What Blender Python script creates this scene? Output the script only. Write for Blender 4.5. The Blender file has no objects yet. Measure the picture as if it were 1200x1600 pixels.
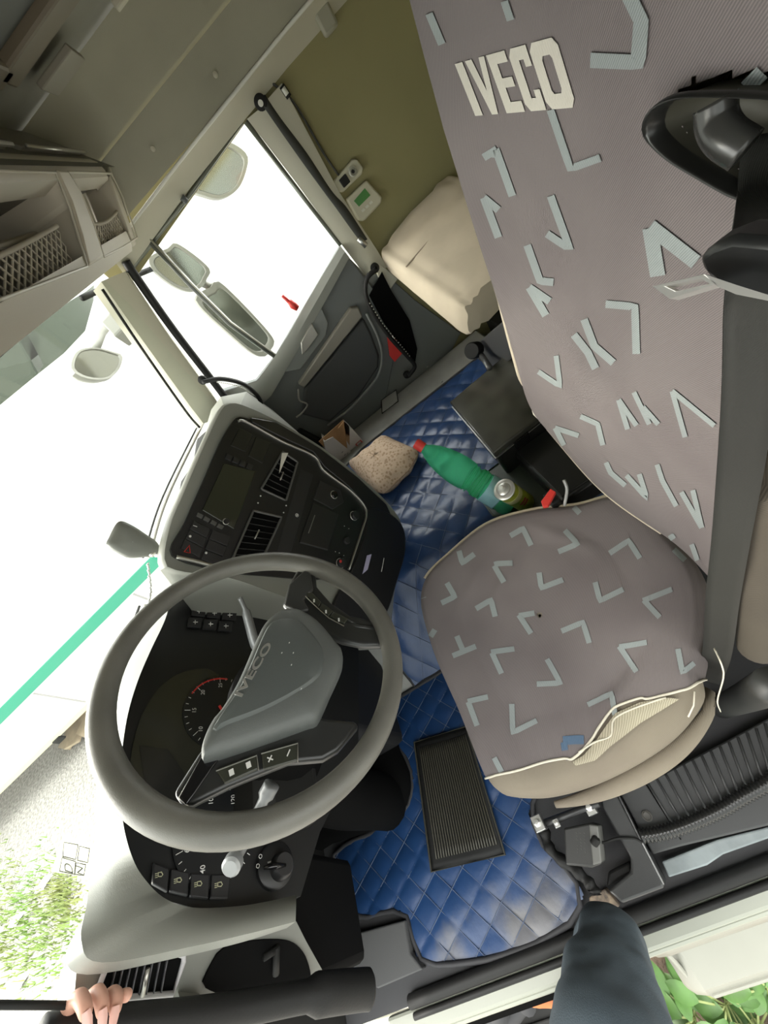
import bpy, bmesh, math, random
import numpy as np
from mathutils import Vector, Matrix
from mathutils.bvhtree import BVHTree
random.seed(7)
S = bpy.context.scene
C = S.collection
# ---------------------------------------------------------------- camera (world: X to the passenger side, Y to the front, Z up, origin at driver's sill)
FPX = 600.0
CR = Vector((-0.27864869, -0.63975466, 0.71628827))   # world X seen in camera axes (right, down, forward)
CF = Vector((-0.7848688, 0.58151643, 0.21405513))     # world Y
CU = Vector((-0.55347616, -0.50254614, -0.66416227))  # world Z
CAM = Vector((0.16, 0.0, 1.5))
cam_d = bpy.data.cameras.new('camera'); cam = bpy.data.objects.new('camera', cam_d); C.objects.link(cam)
ax_r = Vector((CR.x, CF.x, CU.x)); ax_d = Vector((CR.y, CF.y, CU.y)); ax_f = Vector((CR.z, CF.z, CU.z))
cam.matrix_world = Matrix(((ax_r.x, -ax_d.x, -ax_f.x, CAM.x), (ax_r.y, -ax_d.y, -ax_f.y, CAM.y), (ax_r.z, -ax_d.z, -ax_f.z, CAM.z), (0, 0, 0, 1)))
cam_d.sensor_fit = 'AUTO'; cam_d.sensor_width = 36.0; cam_d.lens = 36.0 * FPX / 1600.0
cam_d.clip_start = 0.01; cam_d.clip_end = 200
S.camera = cam
# ---------------------------------------------------------------- light
w = bpy.data.worlds.new('overcast_sky'); S.world = w; w.use_nodes = True
nt = w.node_tree; bg = nt.nodes['Background']; bg.inputs[1].default_value = 6.0
# overcast sky, bright ahead and on the passenger side, dimmed on the driver's side to weaken the door light
tcw = nt.nodes.new('ShaderNodeTexCoord'); sxw = nt.nodes.new('ShaderNodeSeparateXYZ'); nt.links.new(tcw.outputs['Generated'], sxw.inputs[0])
mrw = nt.nodes.new('ShaderNodeMapRange'); mrw.inputs[1].default_value = -.75; mrw.inputs[2].default_value = .25; nt.links.new(sxw.outputs['X'], mrw.inputs[0])
crw = nt.nodes.new('ShaderNodeMixRGB'); crw.inputs[1].default_value = (.19, .20, .19, 1); crw.inputs[2].default_value = (1.0, 1.0, .985, 1)
nt.links.new(mrw.outputs[0], crw.inputs[0]); nt.links.new(crw.outputs[0], bg.inputs[0])
sun_d = bpy.data.lights.new('sun', 'SUN'); sun = bpy.data.objects.new('sun', sun_d); C.objects.link(sun)
sun_d.energy = 4.2; sun_d.angle = math.radians(40); sun_d.color = (1, .92, .80)
sun.rotation_euler = Vector((-.10, -1.0, -.42)).to_track_quat('-Z', 'Y').to_euler()   # hazy low sun ahead, through the windshield
S.view_settings.view_transform = 'Standard'; S.view_settings.look = 'None'; S.view_settings.gamma = 1
S.view_settings.use_curve_mapping = False
S.view_settings.exposure = 0.85

# ---------------------------------------------------------------- helpers
def ray(px, py):
    return (ax_r * (px - 600) + ax_d * (py - 800) + ax_f * FPX).normalized()
def at(px, py, axis, val):
    """real point where the sight line of a pixel meets the plane axis=val"""
    r = ray(px, py); return CAM + r * ((val - CAM[axis]) / r[axis])
def onp(px, py, P0, N):
    r = ray(px, py); return CAM + r * (((P0 - CAM).dot(N)) / r.dot(N))
def V(*a): return Vector(a)

def mat(name, col, rough=.6, metal=0, var=0, vscale=8, bump=0, bscale=200, spec=.5, emit=0, trans=0, alpha=1, bdist=.001, col2=None, coat=0, detail=4):
    m = bpy.data.materials.new(name); m.use_nodes = True
    nt = m.node_tree; b = nt.nodes['Principled BSDF']
    b.inputs['Base Color'].default_value = (*col, 1); b.inputs['Roughness'].default_value = rough
    b.inputs['Metallic'].default_value = metal; b.inputs['Specular IOR Level'].default_value = spec
    b.inputs['Coat Weight'].default_value = coat
    tc = None
    if var or bump or col2:
        tc = nt.nodes.new('ShaderNodeTexCoord')
    if var or col2:
        n = nt.nodes.new('ShaderNodeTexNoise'); n.inputs['Scale'].default_value = vscale; n.inputs['Detail'].default_value = detail
        nt.links.new(tc.outputs['Object'], n.inputs['Vector'])
        r = nt.nodes.new('ShaderNodeValToRGB')
        c2 = col2 or tuple(c * (1 - var) for c in col); c1 = col if col2 else tuple(min(1, c * (1 + var)) for c in col)
        r.color_ramp.elements[0].position = .35; r.color_ramp.elements[1].position = .65
        r.color_ramp.elements[0].color = (*c2, 1); r.color_ramp.elements[1].color = (*c1, 1)
        nt.links.new(n.outputs['Fac'], r.inputs[0]); nt.links.new(r.outputs[0], b.inputs['Base Color'])
    if bump:
        n = nt.nodes.new('ShaderNodeTexNoise'); n.inputs['Scale'].default_value = bscale; n.inputs['Detail'].default_value = 3
        nt.links.new(tc.outputs['Object'], n.inputs['Vector'])
        bp = nt.nodes.new('ShaderNodeBump'); bp.inputs['Strength'].default_value = bump; bp.inputs['Distance'].default_value = bdist
        nt.links.new(n.outputs['Fac'], bp.inputs['Height']); nt.links.new(bp.outputs[0], b.inputs['Normal'])
    if emit:
        b.inputs['Emission Color'].default_value = (*col, 1); b.inputs['Emission Strength'].default_value = emit
    if trans: b.inputs['Transmission Weight'].default_value = trans
    if alpha < 1: b.inputs['Alpha'].default_value = alpha
    return m
def glass(name, col=(1, 1, 1), gloss=.08, rough=.02, haze=0):
    m = bpy.data.materials.new(name); m.use_nodes = True; nt = m.node_tree
    nt.nodes.remove(nt.nodes['Principled BSDF']); out = nt.nodes['Material Output']
    t = nt.nodes.new('ShaderNodeBsdfTransparent'); t.inputs[0].default_value = (*col, 1)
    g = nt.nodes.new('ShaderNodeBsdfGlossy'); g.inputs['Roughness'].default_value = rough
    lw = nt.nodes.new('ShaderNodeLayerWeight'); lw.inputs[0].default_value = .5
    f5 = nt.nodes.new('ShaderNodeMath'); f5.operation = 'POWER'; f5.inputs[1].default_value = 5; nt.links.new(lw.outputs['Facing'], f5.inputs[0])
    f = nt.nodes.new('ShaderNodeMath'); f.operation = 'MULTIPLY_ADD'; f.inputs[1].default_value = .6; f.inputs[2].default_value = .03; nt.links.new(f5.outputs[0], f.inputs[0])
    mx = nt.nodes.new('ShaderNodeMixShader')
    nt.links.new(f.outputs[0], mx.inputs[0]); nt.links.new(t.outputs[0], mx.inputs[1]); nt.links.new(g.outputs[0], mx.inputs[2])
    last = mx
    if haze:
        d = nt.nodes.new('ShaderNodeBsdfTranslucent'); d.inputs[0].default_value = (*col, 1)
        m2 = nt.nodes.new('ShaderNodeMixShader'); m2.inputs[0].default_value = haze
        nt.links.new(mx.outputs[0], m2.inputs[1]); nt.links.new(d.outputs[0], m2.inputs[2]); last = m2
    nt.links.new(last.outputs[0], out.inputs[0])
    return m

INV = {}
def empty(name, loc=(0, 0, 0), label=None, cat=None, group=None, kind=None, mtx=None):
    o = bpy.data.objects.new(name, None); C.objects.link(o)
    M = mtx if mtx is not None else Matrix.Translation(Vector(loc))
    o.matrix_world = M; o.empty_display_size = .05
    INV[o.name] = M.inverted()
    return tag(o, label, cat, group, kind)
def tag(o, label=None, cat=None, group=None, kind=None):
    if label: o['label'] = label
    if cat: o['category'] = cat
    if group: o['group'] = group
    if kind: o['kind'] = kind
    return o
ROOT = {}
class MB:
    def __init__(s): s.v = []; s.f = []; s.m = []
    def add(s, vs, fs, mi=0):
        k = len(s.v); s.v += [Vector(p) for p in vs]; s.f += [[k + i for i in f] for f in fs]; s.m += [mi] * len(fs); return s
    def box(s, a, b, mi=0):
        x0, y0, z0 = a; x1, y1, z1 = b
        return s.hexa([(x0, y0, z0), (x1, y0, z0), (x1, y1, z0), (x0, y1, z0)], [(x0, y0, z1), (x1, y0, z1), (x1, y1, z1), (x0, y1, z1)], mi)
    def hexa(s, bot, top, mi=0):
        return s.add(list(bot) + list(top), [(3, 2, 1, 0), (4, 5, 6, 7), (0, 1, 5, 4), (1, 2, 6, 5), (2, 3, 7, 6), (3, 0, 4, 7)], mi)
    def obox(s, c, ux, uy, uz, mi=0):
        c = Vector(c); return s.hexa([c - ux - uy - uz, c + ux - uy - uz, c + ux + uy - uz, c - ux + uy - uz], [c - ux - uy + uz, c + ux - uy + uz, c + ux + uy + uz, c - ux + uy + uz], mi)
    def prism(s, poly, vec, mi=0):
        vec = Vector(vec); n = len(poly); p = [Vector(q) for q in poly]
        return s.add(p + [q + vec for q in p], [list(range(n))[::-1], [n + i for i in range(n)]] + [(i, (i + 1) % n, n + (i + 1) % n, n + i) for i in range(n)], mi)
    def tube(s, pts, r, seg=10, closed=False, mi=0, cap=True, flat=None):
        pts = [Vector(p) for p in pts]; n = len(pts); rr = r if isinstance(r, (list, tuple)) else [r] * n
        k = len(s.v); up = None; fs = []
        for i, p in enumerate(pts):
            a = pts[(i - 1) % n] if (closed or i > 0) else p; b = pts[(i + 1) % n] if (closed or i < n - 1) else p
            t = (b - a).normalized() if (b - a).length > 1e-9 else Vector((0, 0, 1))
            if up is None:
                up = t.cross(Vector((0, 0, 1)));
                if up.length < .1: up = t.cross(Vector((1, 0, 0)))
                up.normalize()
            up = (up - t * up.dot(t)).normalized(); w2 = t.cross(up)
            for j in range(seg):
                a2 = 2 * math.pi * j / seg
                s.v.append(p + up * math.cos(a2) * rr[i] + w2 * math.sin(a2) * rr[i] * (flat or 1))
        for i in range(n if closed else n - 1):
            for j in range(seg):
                a = k + i * seg + j; b = k + i * seg + (j + 1) % seg; c = k + ((i + 1) % n) * seg + (j + 1) % seg; d = k + ((i + 1) % n) * seg + j
                fs.append((a, b, c, d))
        if cap and not closed:
            fs.append([k + j for j in range(seg)][::-1]); fs.append([k + (n - 1) * seg + j for j in range(seg)])
        s.f += fs; s.m += [mi] * len(fs); return s
    def lathe(s, prof, o, axis, seg=28, mi=0):
        o = Vector(o); axis = Vector(axis).normalized(); a = axis.cross(Vector((0, 0, 1)))
        if a.length < .1: a = axis.cross(Vector((1, 0, 0)))
        a.normalize(); b = axis.cross(a); k = len(s.v); fs = []
        for r, h in prof:
            for j in range(seg):
                t = 2 * math.pi * j / seg; s.v.append(o + axis * h + a * (r * math.cos(t)) + b * (r * math.sin(t)))
        for i in range(len(prof) - 1):
            for j in range(seg):
                fs.append((k + i * seg + j, k + i * seg + (j + 1) % seg, k + (i + 1) * seg + (j + 1) % seg, k + (i + 1) * seg + j))
        fs.append([k + j for j in range(seg)][::-1]); fs.append([k + (len(prof) - 1) * seg + j for j in range(seg)])
        s.f += fs; s.m += [mi] * len(fs); return s
    def grid(s, G, mi=0, closedu=False):
        n = len(G); m = len(G[0]); vs = [Vector(p) for row in G for p in row]
        fs = [(i * m + j, i * m + (j + 1) % m, (i + 1) % n * m + (j + 1) % m, (i + 1) % n * m + j) for i in range(n - 1) for j in range(m if closedu else m - 1)]
        return s.add(vs, fs, mi)
    def build(s, name, mats, parent=None, smooth=False, bevel=0, sub=0, label=None, solid=0, local=False, kind=None, seg=2):
        me = bpy.data.meshes.new(name)
        vs = s.v; base = None
        if parent is None:
            base = Vector(((min(p.x for p in vs) + max(p.x for p in vs)) / 2, (min(p.y for p in vs) + max(p.y for p in vs)) / 2, min(p.z for p in vs)))
            vs = [p - base for p in vs]
        if parent is not None and not local:
            r = parent
            while r.parent: r = r.parent
            M = ROOT.get(r.name)
            M = r.matrix_world.inverted() if M is None else M
            vs = [M @ p for p in vs]
        me.from_pydata([tuple(p) for p in vs], [], [tuple(f) for f in s.f]); me.validate()
        mats = mats if isinstance(mats, (list, tuple)) else [mats]
        for m in mats: me.materials.append(m)
        if len(mats) > 1 and len(me.polygons) == len(s.m):
            me.polygons.foreach_set('material_index', s.m)
        bm = bmesh.new(); bm.from_mesh(me); bmesh.ops.recalc_face_normals(bm, faces=bm.faces); bm.to_mesh(me); bm.free()
        if smooth: me.polygons.foreach_set('use_smooth', [True] * len(me.polygons))
        o = bpy.data.objects.new(name, me); C.objects.link(o)
        if parent is not None: o.parent = parent
        if base is not None: o.location = base
        if solid: md = o.modifiers.new('s', 'SOLIDIFY'); md.thickness = solid; md.offset = 0
        if bevel:
            md = o.modifiers.new('b', 'BEVEL'); md.width = bevel; md.segments = seg; md.limit_method = 'ANGLE'; md.angle_limit = math.radians(35)
        if sub: md = o.modifiers.new('u', 'SUBSURF'); md.levels = sub; md.render_levels = sub
        if smooth == 'auto':
            me.polygons.foreach_set('use_smooth', [True] * len(me.polygons))
            me.set_sharp_from_angle(angle=math.radians(40))
        if label: o['label'] = label
        if kind: o['kind'] = kind
        return o
def root(name, loc, label, cat, group=None, mtx=None, kind=None):
    o = empty(name, loc, label, cat, group, kind, mtx)
    ROOT[o.name] = (mtx if mtx is not None else Matrix.Translation(Vector(loc))).inverted()
    return o
def spline(pts, n=8, closed=False):
    P = [Vector(p) for p in pts]; N = len(P); out = []
    rng = range(N) if closed else range(N - 1)
    for i in rng:
        p0 = P[(i - 1) % N] if closed or i > 0 else P[i] * 2 - P[i + 1]
        p1 = P[i]; p2 = P[(i + 1) % N]; p3 = P[(i + 2) % N] if closed or i + 2 < N else p2 * 2 - p1
        for k in range(n):
            t = k / n
            out.append(.5 * ((2 * p1) + (p2 - p0) * t + (2 * p0 - 5 * p1 + 4 * p2 - p3) * t * t + (3 * p1 - p0 - 3 * p2 + p3) * t ** 3))
    if not closed: out.append(P[-1])
    return out
def resample(pts, n, closed=False):
    P = [Vector(p) for p in pts]
    if closed: P = P + [P[0]]
    L = [0]
    for a, b in zip(P, P[1:]): L.append(L[-1] + (b - a).length)
    out = []; j = 0
    for i in range(n):
        s = L[-1] * i / (n if closed else n - 1)
        while j < len(L) - 2 and L[j + 1] < s: j += 1
        t = (s - L[j]) / max(1e-9, L[j + 1] - L[j]); out.append(P[j].lerp(P[j + 1], min(1, t)))
    return out
_tc = {}
def text2d(sx, bold=0):
    """glyph outlines of a string as flat mesh data, centred, cap height 1"""
    if (sx, bold) in _tc: return _tc[(sx, bold)]
    cu = bpy.data.curves.new('t', 'FONT'); cu.body = sx; cu.align_x = 'CENTER'; cu.align_y = 'CENTER'; cu.offset = bold; cu.size = 1.4
    o = bpy.data.objects.new('t', cu); C.objects.link(o); bpy.context.view_layer.update()
    me = bpy.data.meshes.new_from_object(o.evaluated_get(bpy.context.evaluated_depsgraph_get()))
    vs = [v.co.copy() for v in me.vertices]; fs = [tuple(p.vertices) for p in me.polygons]
    bpy.data.objects.remove(o); bpy.data.curves.remove(cu); bpy.data.meshes.remove(me)
    xs = [v.x for v in vs]; ys = [v.y for v in vs]; cx = (min(xs) + max(xs)) / 2; cy = (min(ys) + max(ys)) / 2; h = max(ys) - min(ys)
    vs = [Vector(((v.x - cx) / h, (v.y - cy) / h, 0)) for v in vs]
    _tc[(sx, bold)] = (vs, fs); return vs, fs
def put_text(mb, sx, O, U, Vv, off, mi=0, bold=0, width=None):
    """U: unit right, Vv: up vector with the letter height as its length; width: total width"""
    vs, fs = text2d(sx, bold); wd = max(v.x for v in vs) - min(v.x for v in vs)
    k = (width / wd) if width else Vv.length
    mb.add([O + U * (v.x * k) + Vv * v.y + off for v in vs], fs, mi)
def drape(bvh, px, py, off=.001, fall=None):
    r = ray(px, py); h = bvh.ray_cast(CAM, r)
    if h[0] is None: return fall
    n = h[1] if h[1].dot(r) < 0 else -h[1]
    return h[0] + n * off
def strip_px(mb, bvh, pts, wpx, off=.0012, mi=0, n=6, w1=None):
    """ribbon of a woven mark laid on the real surface along a pixel path"""
    P = []
    for a, b in zip(pts, pts[1:]):
        for k in range(n): P.append((a[0] + (b[0] - a[0]) * k / n, a[1] + (b[1] - a[1]) * k / n))
    P.append(pts[-1]); L = []
    for i, p in enumerate(P):
        a = P[max(0, i - 1)]; b = P[min(len(P) - 1, i + 1)]; dx, dy = b[0] - a[0], b[1] - a[1]; l = math.hypot(dx, dy) or 1
        ww = wpx / 2 if w1 is None else (wpx + (w1 - wpx) * i / (len(P) - 1)) / 2
        nx, ny = -dy / l * ww, dx / l * ww
        row = [drape(bvh, p[0] + nx * t, p[1] + ny * t, off) for t in (-1, -.5, 0, .5, 1)]
        if any(q is None for q in row):
            if len(L) > 1: mb.grid(L, mi)
            L = []; continue
        L.append(row)
    if len(L) > 1: mb.grid(L, mi)

# ---------------------------------------------------------------- materials
M = {}
M['dash_grey'] = mat('dash_grey_plastic', (.27, .275, .245), .42, bump=.25, bscale=900, spec=.4)
M['dark'] = mat('black_plastic', (.014, .014, .013), .65, bump=.15, bscale=900, spec=.25)
M['panel_black'] = mat('panel_black', (.012, .0125, .013), .38)
M['gloss_black'] = mat('gloss_black', (.008, .008, .009), .12)
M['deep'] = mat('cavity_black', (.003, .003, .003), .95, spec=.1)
M['rim'] = mat('rim_leather', (.135, .132, .115), .42, bump=.3, bscale=700, var=.12, vscale=12)
M['hub'] = mat('hub_plastic', (.12, .13, .125), .5, bump=.5, bscale=1200, bdist=.0006)
M['silver'] = mat('silver_trim', (.42, .41, .37), .35, metal=.7)
M['chrome'] = mat('chrome', (.72, .71, .68), .32, metal=.75)
M['white_print'] = mat('white_print', (.75, .75, .72), .5)
M['red_print'] = mat('red_print', (.6, .04, .03), .5)
M['cream'] = mat('cream_trim', (.50, .48, .38), .6, bump=.2, bscale=500)
M['cream_dk'] = mat('headliner', (.36, .35, .275), .85, bump=.3, bscale=400, var=.08, vscale=3)
M['olive'] = mat('wall_liner', (.27, .245, .12), .9, bump=.3, bscale=500, var=.06, vscale=3)
M['shelf'] = mat('shelf_plastic', (.50, .46, .375), .55, bump=.25, bscale=600)
M['net'] = mat('net_cord', (.42, .38, .30), .8)
M['ceiling'] = mat('ceiling_liner', (.24, .235, .195), .9, var=.15, vscale=4)
M['floor'] = mat('floor_carpet', (.05, .05, .052), .9, bump=.5, bscale=500)
M['tunnel'] = mat('tunnel_felt', (.33, .33, .31), .9, bump=.5, bscale=700, bdist=.002, var=.1, vscale=9)
M['mat_blue'] = mat('blue_vinyl', (.022, .055, .15), .32, var=.2, vscale=6, bump=.35, bscale=60, bdist=.002)
M['mat_edge'] = mat('mat_binding', (.03, .03, .033), .7)
M['stitch'] = mat('stitch', (.10, .13, .20), .7)
M['rubber'] = mat('rubber', (.011, .011, .0105), .6, bump=.3, bscale=300, spec=.3)
M['beige'] = mat('beige_velour', (.52, .45, .345), .9, bump=.4, bscale=500, var=.1, vscale=5)
M['belt'] = mat('belt_web', (.055, .056, .05), .7)
M['white_paint'] = mat('white_paint', (.72, .72, .66), .3, var=.04, vscale=3)
M['metal'] = mat('steel', (.45, .45, .43), .35, metal=.9)
M['red'] = mat('red_plastic', (.7, .05, .04), .4)
def weave(name, c1, c2, scale, rough=.9):
    m = mat(name, c1, rough, var=.001)
    nt = m.node_tree; b = nt.nodes['Principled BSDF']
    tc = [n for n in nt.nodes if n.type == 'TEX_COORD'][0]
    wv = nt.nodes.new('ShaderNodeTexWave'); wv.wave_type = 'BANDS'; wv.bands_direction = 'DIAGONAL'; wv.inputs['Scale'].default_value = scale; wv.inputs['Distortion'].default_value = .6
    nt.links.new(tc.outputs['Object'], wv.inputs['Vector'])
    no = nt.nodes.new('ShaderNodeTexNoise'); no.inputs['Scale'].default_value = 5; nt.links.new(tc.outputs['Object'], no.inputs['Vector'])
    mx = nt.nodes.new('ShaderNodeMixRGB'); mx.inputs[1].default_value = (*c1, 1); mx.inputs[2].default_value = (*c2, 1)
    nt.links.new(wv.outputs['Fac'], mx.inputs[0])
    m2 = nt.nodes.new('ShaderNodeMixRGB'); m2.blend_type = 'MULTIPLY'; m2.inputs[0].default_value = .5
    rp = nt.nodes.new('ShaderNodeValToRGB'); rp.color_ramp.elements[0].position = .35; rp.color_ramp.elements[0].color = (.66, .63, .66, 1); rp.color_ramp.elements[1].color = (1, 1, 1, 1); rp.color_ramp.elements[1].position = .6
    nt.links.new(no.outputs['Fac'], rp.inputs[0]); nt.links.new(mx.outputs[0], m2.inputs[1]); nt.links.new(rp.outputs[0], m2.inputs[2])
    nt.links.new(m2.outputs[0], b.inputs['Base Color'])
    bp = nt.nodes.new('ShaderNodeBump'); bp.inputs['Strength'].default_value = .35; bp.inputs['Distance'].default_value = .0006
    nt.links.new(wv.outputs['Fac'], bp.inputs['Height']); nt.links.new(bp.outputs[0], b.inputs['Normal'])
    return m
M['cover'] = weave('seat_cover_fabric', (.215, .185, .178), (.135, .118, .12), 260)
M['mark'] = weave('seat_cover_mark', (.33, .36, .35), (.22, .25, .25), 260)
M['letters'] = weave('seat_cover_letters', (.66, .63, .55), (.5, .47, .41), 260)
M['seat_beige'] = weave('seat_beige_fabric', (.25, .215, .165), (.175, .15, .11), 220)
M['thread'] = mat('loose_thread', (.62, .58, .48), .8)
M['glass'] = glass('window_glass', (.97, 1, .985))
# ================================================================ THE SETTING
XR = 2.2     # passenger side inner skin
def pw(poly, x=XR, t=.05):
    return [(x, y, z) for y, z in poly], (t, 0, 0)
b = MB(); b.box((0.02, -1.08, -.05), (2.25, 1.27, -.002)); b.build('floor', M['floor'], kind='structure')
# engine tunnel
b = MB()
sec = [(.80, 0), (.86, .08), (1.0, .27), (1.06, .335), (1.14, .35), (2.12, .35), (2.15, .33), (2.16, 0)]
b.prism([(x, -.52, z) for x, z in sec], (0, 1.35, 0)); b.build('engine_tunnel', M['tunnel'], kind='structure', smooth='auto', bevel=.012)
b = MB(); b.box((.0, -1.08, 0), (2.2, -.60, .33)); b.build('bunk_base', M['dark'], kind='structure', bevel=.01)
# passenger side wall (behind and above the door)
b = MB()
for poly in ([(-1.1, 0), (-.22, 0), (-.22, 1.1), (-.14, 1.56), (-.14, 1.80), (-1.1, 1.80)],
             [(-.14, 1.565), (.60, 1.50), (.66, 1.50), (.66, 1.80), (-.14, 1.80)],
             [(-.22, 0), (.80, 0), (.80, .24), (-.22, .24)]):
    b.prism(*pw(poly))
b.build('wall_right', M['olive'], kind='structure', smooth=False)
b = MB(); b.box((-.05, -1.1, -.05), (2.25, -1.05, 2.0)); b.build('wall_rear', M['olive'], kind='structure')
# driver side: wall behind the door opening, header above it, A pillar
b = MB(); b.box((-.05, -1.1, 0), (0.0, -.42, 1.85)); b.box((-.05, -.42, 1.66), (0.0, .75, 1.85)); b.build('wall_left', M['olive'], kind='structure')
b = MB(); b.box((0.0, 1.25, -.02), (2.2, 1.30, .76)); b.hexa([(0.0, .955, .84), (2.2, .80, .84), (2.2, 1.30, .74), (0.0, 1.30, .74)], [(0.0, .955, .86), (2.2, .80, .86), (2.2, 1.30, .76), (0.0, 1.30, .76)]); b.build('wall_front', M['dark'], kind='structure')
# side trim above the passenger door: header, bright rail, upper liner with a groove
hd = MB()
A1, A2, A3, A4 = at(380, 190, 0, 2.17), at(300, 290, 0, 2.17), at(240, 372, 0, 2.17), at(196, 432, 0, 2.15)
B1, B2, B3, B4 = at(400, 108, 0, 2.12), at(300, 232, 0, 2.12), at(222, 333, 0, 2.12), at(170, 400, 0, 2.10)
T = [(2.20, -.9, 1.575), (2.19, -.35, 1.575), A1, A2, A3, A4]
U_ = [(2.12, -.9, 1.63), (2.12, -.45, 1.63), B1, B2, B3, B4]
rows = []
for p, q in zip(T, U_):
    p = Vector(p); q = Vector(q); rows.append([p + V(.03, 0, 0), p, p.lerp(q, .5) + V(.012, 0, 0), q, q + V(.05, 0, .0)])
hd.grid(rows); hd.build('trim_1', M['cream'], kind='structure', smooth='auto')
rl = MB(); rl.tube(spline([Vector(p) + V(-.003, 0, .004) for p in U_], 6), .0055, 8); rl.build('trim_2', M['white_paint'], kind='structure', smooth=True)
up = MB(); ys = [-1.05, -.6, -.25, .05, .30, .45, .75]
up.grid([[(2.12, y, 1.63), (2.135, y, 1.70), (2.13, y, 1.765)] for y in ys])
up.grid([[(2.145, y, 1.765), (2.125, y, 1.775), (2.09, y, 1.83), (2.0, y, 1.88), (1.95, y, 1.895)] for y in ys])
up.build('trim_3', M['cream_dk'], kind='structure', smooth='auto')
b = MB()
for xx, yy in ((2.13, .18), (2.132, -.13)): b.lathe([(.008, 0), (.008, .004), (.003, .006)], (xx, yy, 1.69), (-1, 0, 0), 14)
b.build('trim_4', M['cream'], kind='structure', smooth='auto')
b = MB()
b.grid([[(x, y, 1.90 + .05 * math.sin(math.pi * min(1, max(0, (x + .05) / 2.1)))) for x in np.linspace(-.05, 2.02, 14)] for y in np.linspace(-1.08, 1.0, 10)])
b.build('ceiling', M['ceiling'], kind='structure', smooth=True, solid=.02)
# roof hatch in the ceiling
hr = root('roof_hatch', (1.3, .0, 1.92), 'dark roof hatch panel in the ceiling with a brownish frame bar', 'roof hatch')
b = MB(); b.box((.75, -.38, 1.905), (1.62, .26, 1.925)); b.build('panel', mat('hatch_panel', (.06, .065, .06), .35), hr, bevel=.01)
b = MB(); b.box((1.62, -.42, 1.885), (1.72, .30, 1.92)); b.box((.7, .26, 1.885), (1.66, .32, 1.92)); b.box((.7, -.44, 1.885), (1.66, -.38, 1.92)); b.build('frame', mat('hatch_frame', (.16, .13, .085), .5), hr, bevel=.008)
b = MB(); b.box((1.74, -.06, 1.86), (1.80, -.03, 1.885)); b.box((1.755, -.10, 1.845), (1.785, .0, 1.862)); b.build('latch', M['cream'], hr, bevel=.004)
b = MB(); b.box((1.74, .14, 1.86), (1.86, .26, 1.875)); b.build('label_plate', mat('hatch_plate', (.27, .25, .2), .6), hr, bevel=.003)

# right A pillar
ap = MB()
Lp = [at(158, 440, 0, 2.06), at(220, 528, 0, 2.06), at(295, 632, 0, 2.06), at(318, 662, 0, 2.06)]
Rp = [at(196, 424, 0, 2.12), at(262, 522, 0, 2.12), at(335, 622, 0, 2.12), at(352, 650, 0, 2.12)]
ap.grid([[l + V(.03, .06, 0), l, l.lerp(r, .5) + V(-.004, -.004, 0), r, r + V(.05, .01, 0)] for l, r in zip(Lp, Rp)])
ap.build('trim_5', M['cream'], kind='structure', smooth='auto')
sl = MB()
sl.tube(spline([at(*p, 0, 2.14) for p in ((196, 408), (212, 432), (272, 517), (345, 612), (362, 640))], 6), .017, 10, flat=1.0)
sl.build('trim_6', M['rubber'], kind='structure', smooth=True)
sl = MB(); sl.tube(spline([at(*p, 0, 2.05) for p in ((160, 452), (222, 545), (290, 642), (312, 668))], 6), .006, 8); sl.build('trim_7', M['dark'], kind='structure', smooth=True)

# windshield
def wsy(x, z):
    base = 1.02 - .28 * abs((x - 1.1) / 1.0) ** 3.2
    return base - (z - .95) * .22
ws = MB(); ws.grid([[(x, wsy(x, z), z) for z in np.linspace(.85, 1.64, 8)] for x in np.linspace(.12, 2.08, 30)])
ws.build('window_1', M['glass'], kind='structure', smooth=True)
wf = MB(); wf.tube([(x, wsy(x, 1.62) - .01, 1.62) for x in np.linspace(.12, 2.08, 30)], .02, 8); wf.build('trim_8', M['dark'], kind='structure', smooth=True)
wf = MB(); wf.tube([(x, wsy(x, .87) - .004, .87) for x in np.linspace(.12, 2.06, 30)], .012, 8); wf.build('trim_9', M['white_paint'], kind='structure', smooth=True)

# passenger door: window pane, frame, divider bar, inner panel
w2 = MB(); pane = [at(*p, 0, 2.21) for p in ((380, 188), (534, 383), (436, 556), (352, 618), (198, 412))]
w2.add(pane, [tuple(range(5))]); w2.build('window_2', M['glass'], kind='structure')
d1 = root('door_1', (2.18, .25, .24), None, None, kind='structure')
fr = MB()
fr.tube([at(*p, 0, 2.19) for p in ((384, 190), (470, 303), (532, 383))], .009, 8)
fr.tube([at(*p, 0, 2.19) for p in ((378, 190), (300, 300), (200, 428))], .007, 8)
fr.build('window_frame', mat('window_frame_grey', (.17, .18, .15), .3, metal=.3), d1, smooth=True)
dv = MB(); P = [at(*p, 0, 2.18) for p in ((230, 372), (300, 447), (360, 506), (437, 562))]
dv.tube(P, .013, 8); dv.build('divider_bar', mat('divider', (.10, .105, .09), .3), d1, smooth=True)
dv = MB(); dv.tube([p + V(-.011, -.008, .006) for p in P], .004, 6); dv.build('divider_strip', mat('divider_strip', (.36, .35, .28), .3, metal=.4), d1, smooth=True)
door_px = [(532, 385), (548, 405), (575, 440), (597, 480), (606, 530), (604, 572), (580, 612), (530, 670), (480, 712), (420, 700), (350, 680), (352, 612), (400, 596), (432, 556)]
def dpoly(px, x): return [at(a, b_, 0, x) for a, b_ in px]
M['door_dark'] = mat('door_dark', (.13, .14, .135), .5, bump=.2, bscale=800)
M['door_mid'] = mat('door_mid', (.20, .21, .20), .45, bump=.2, bscale=800)
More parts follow.
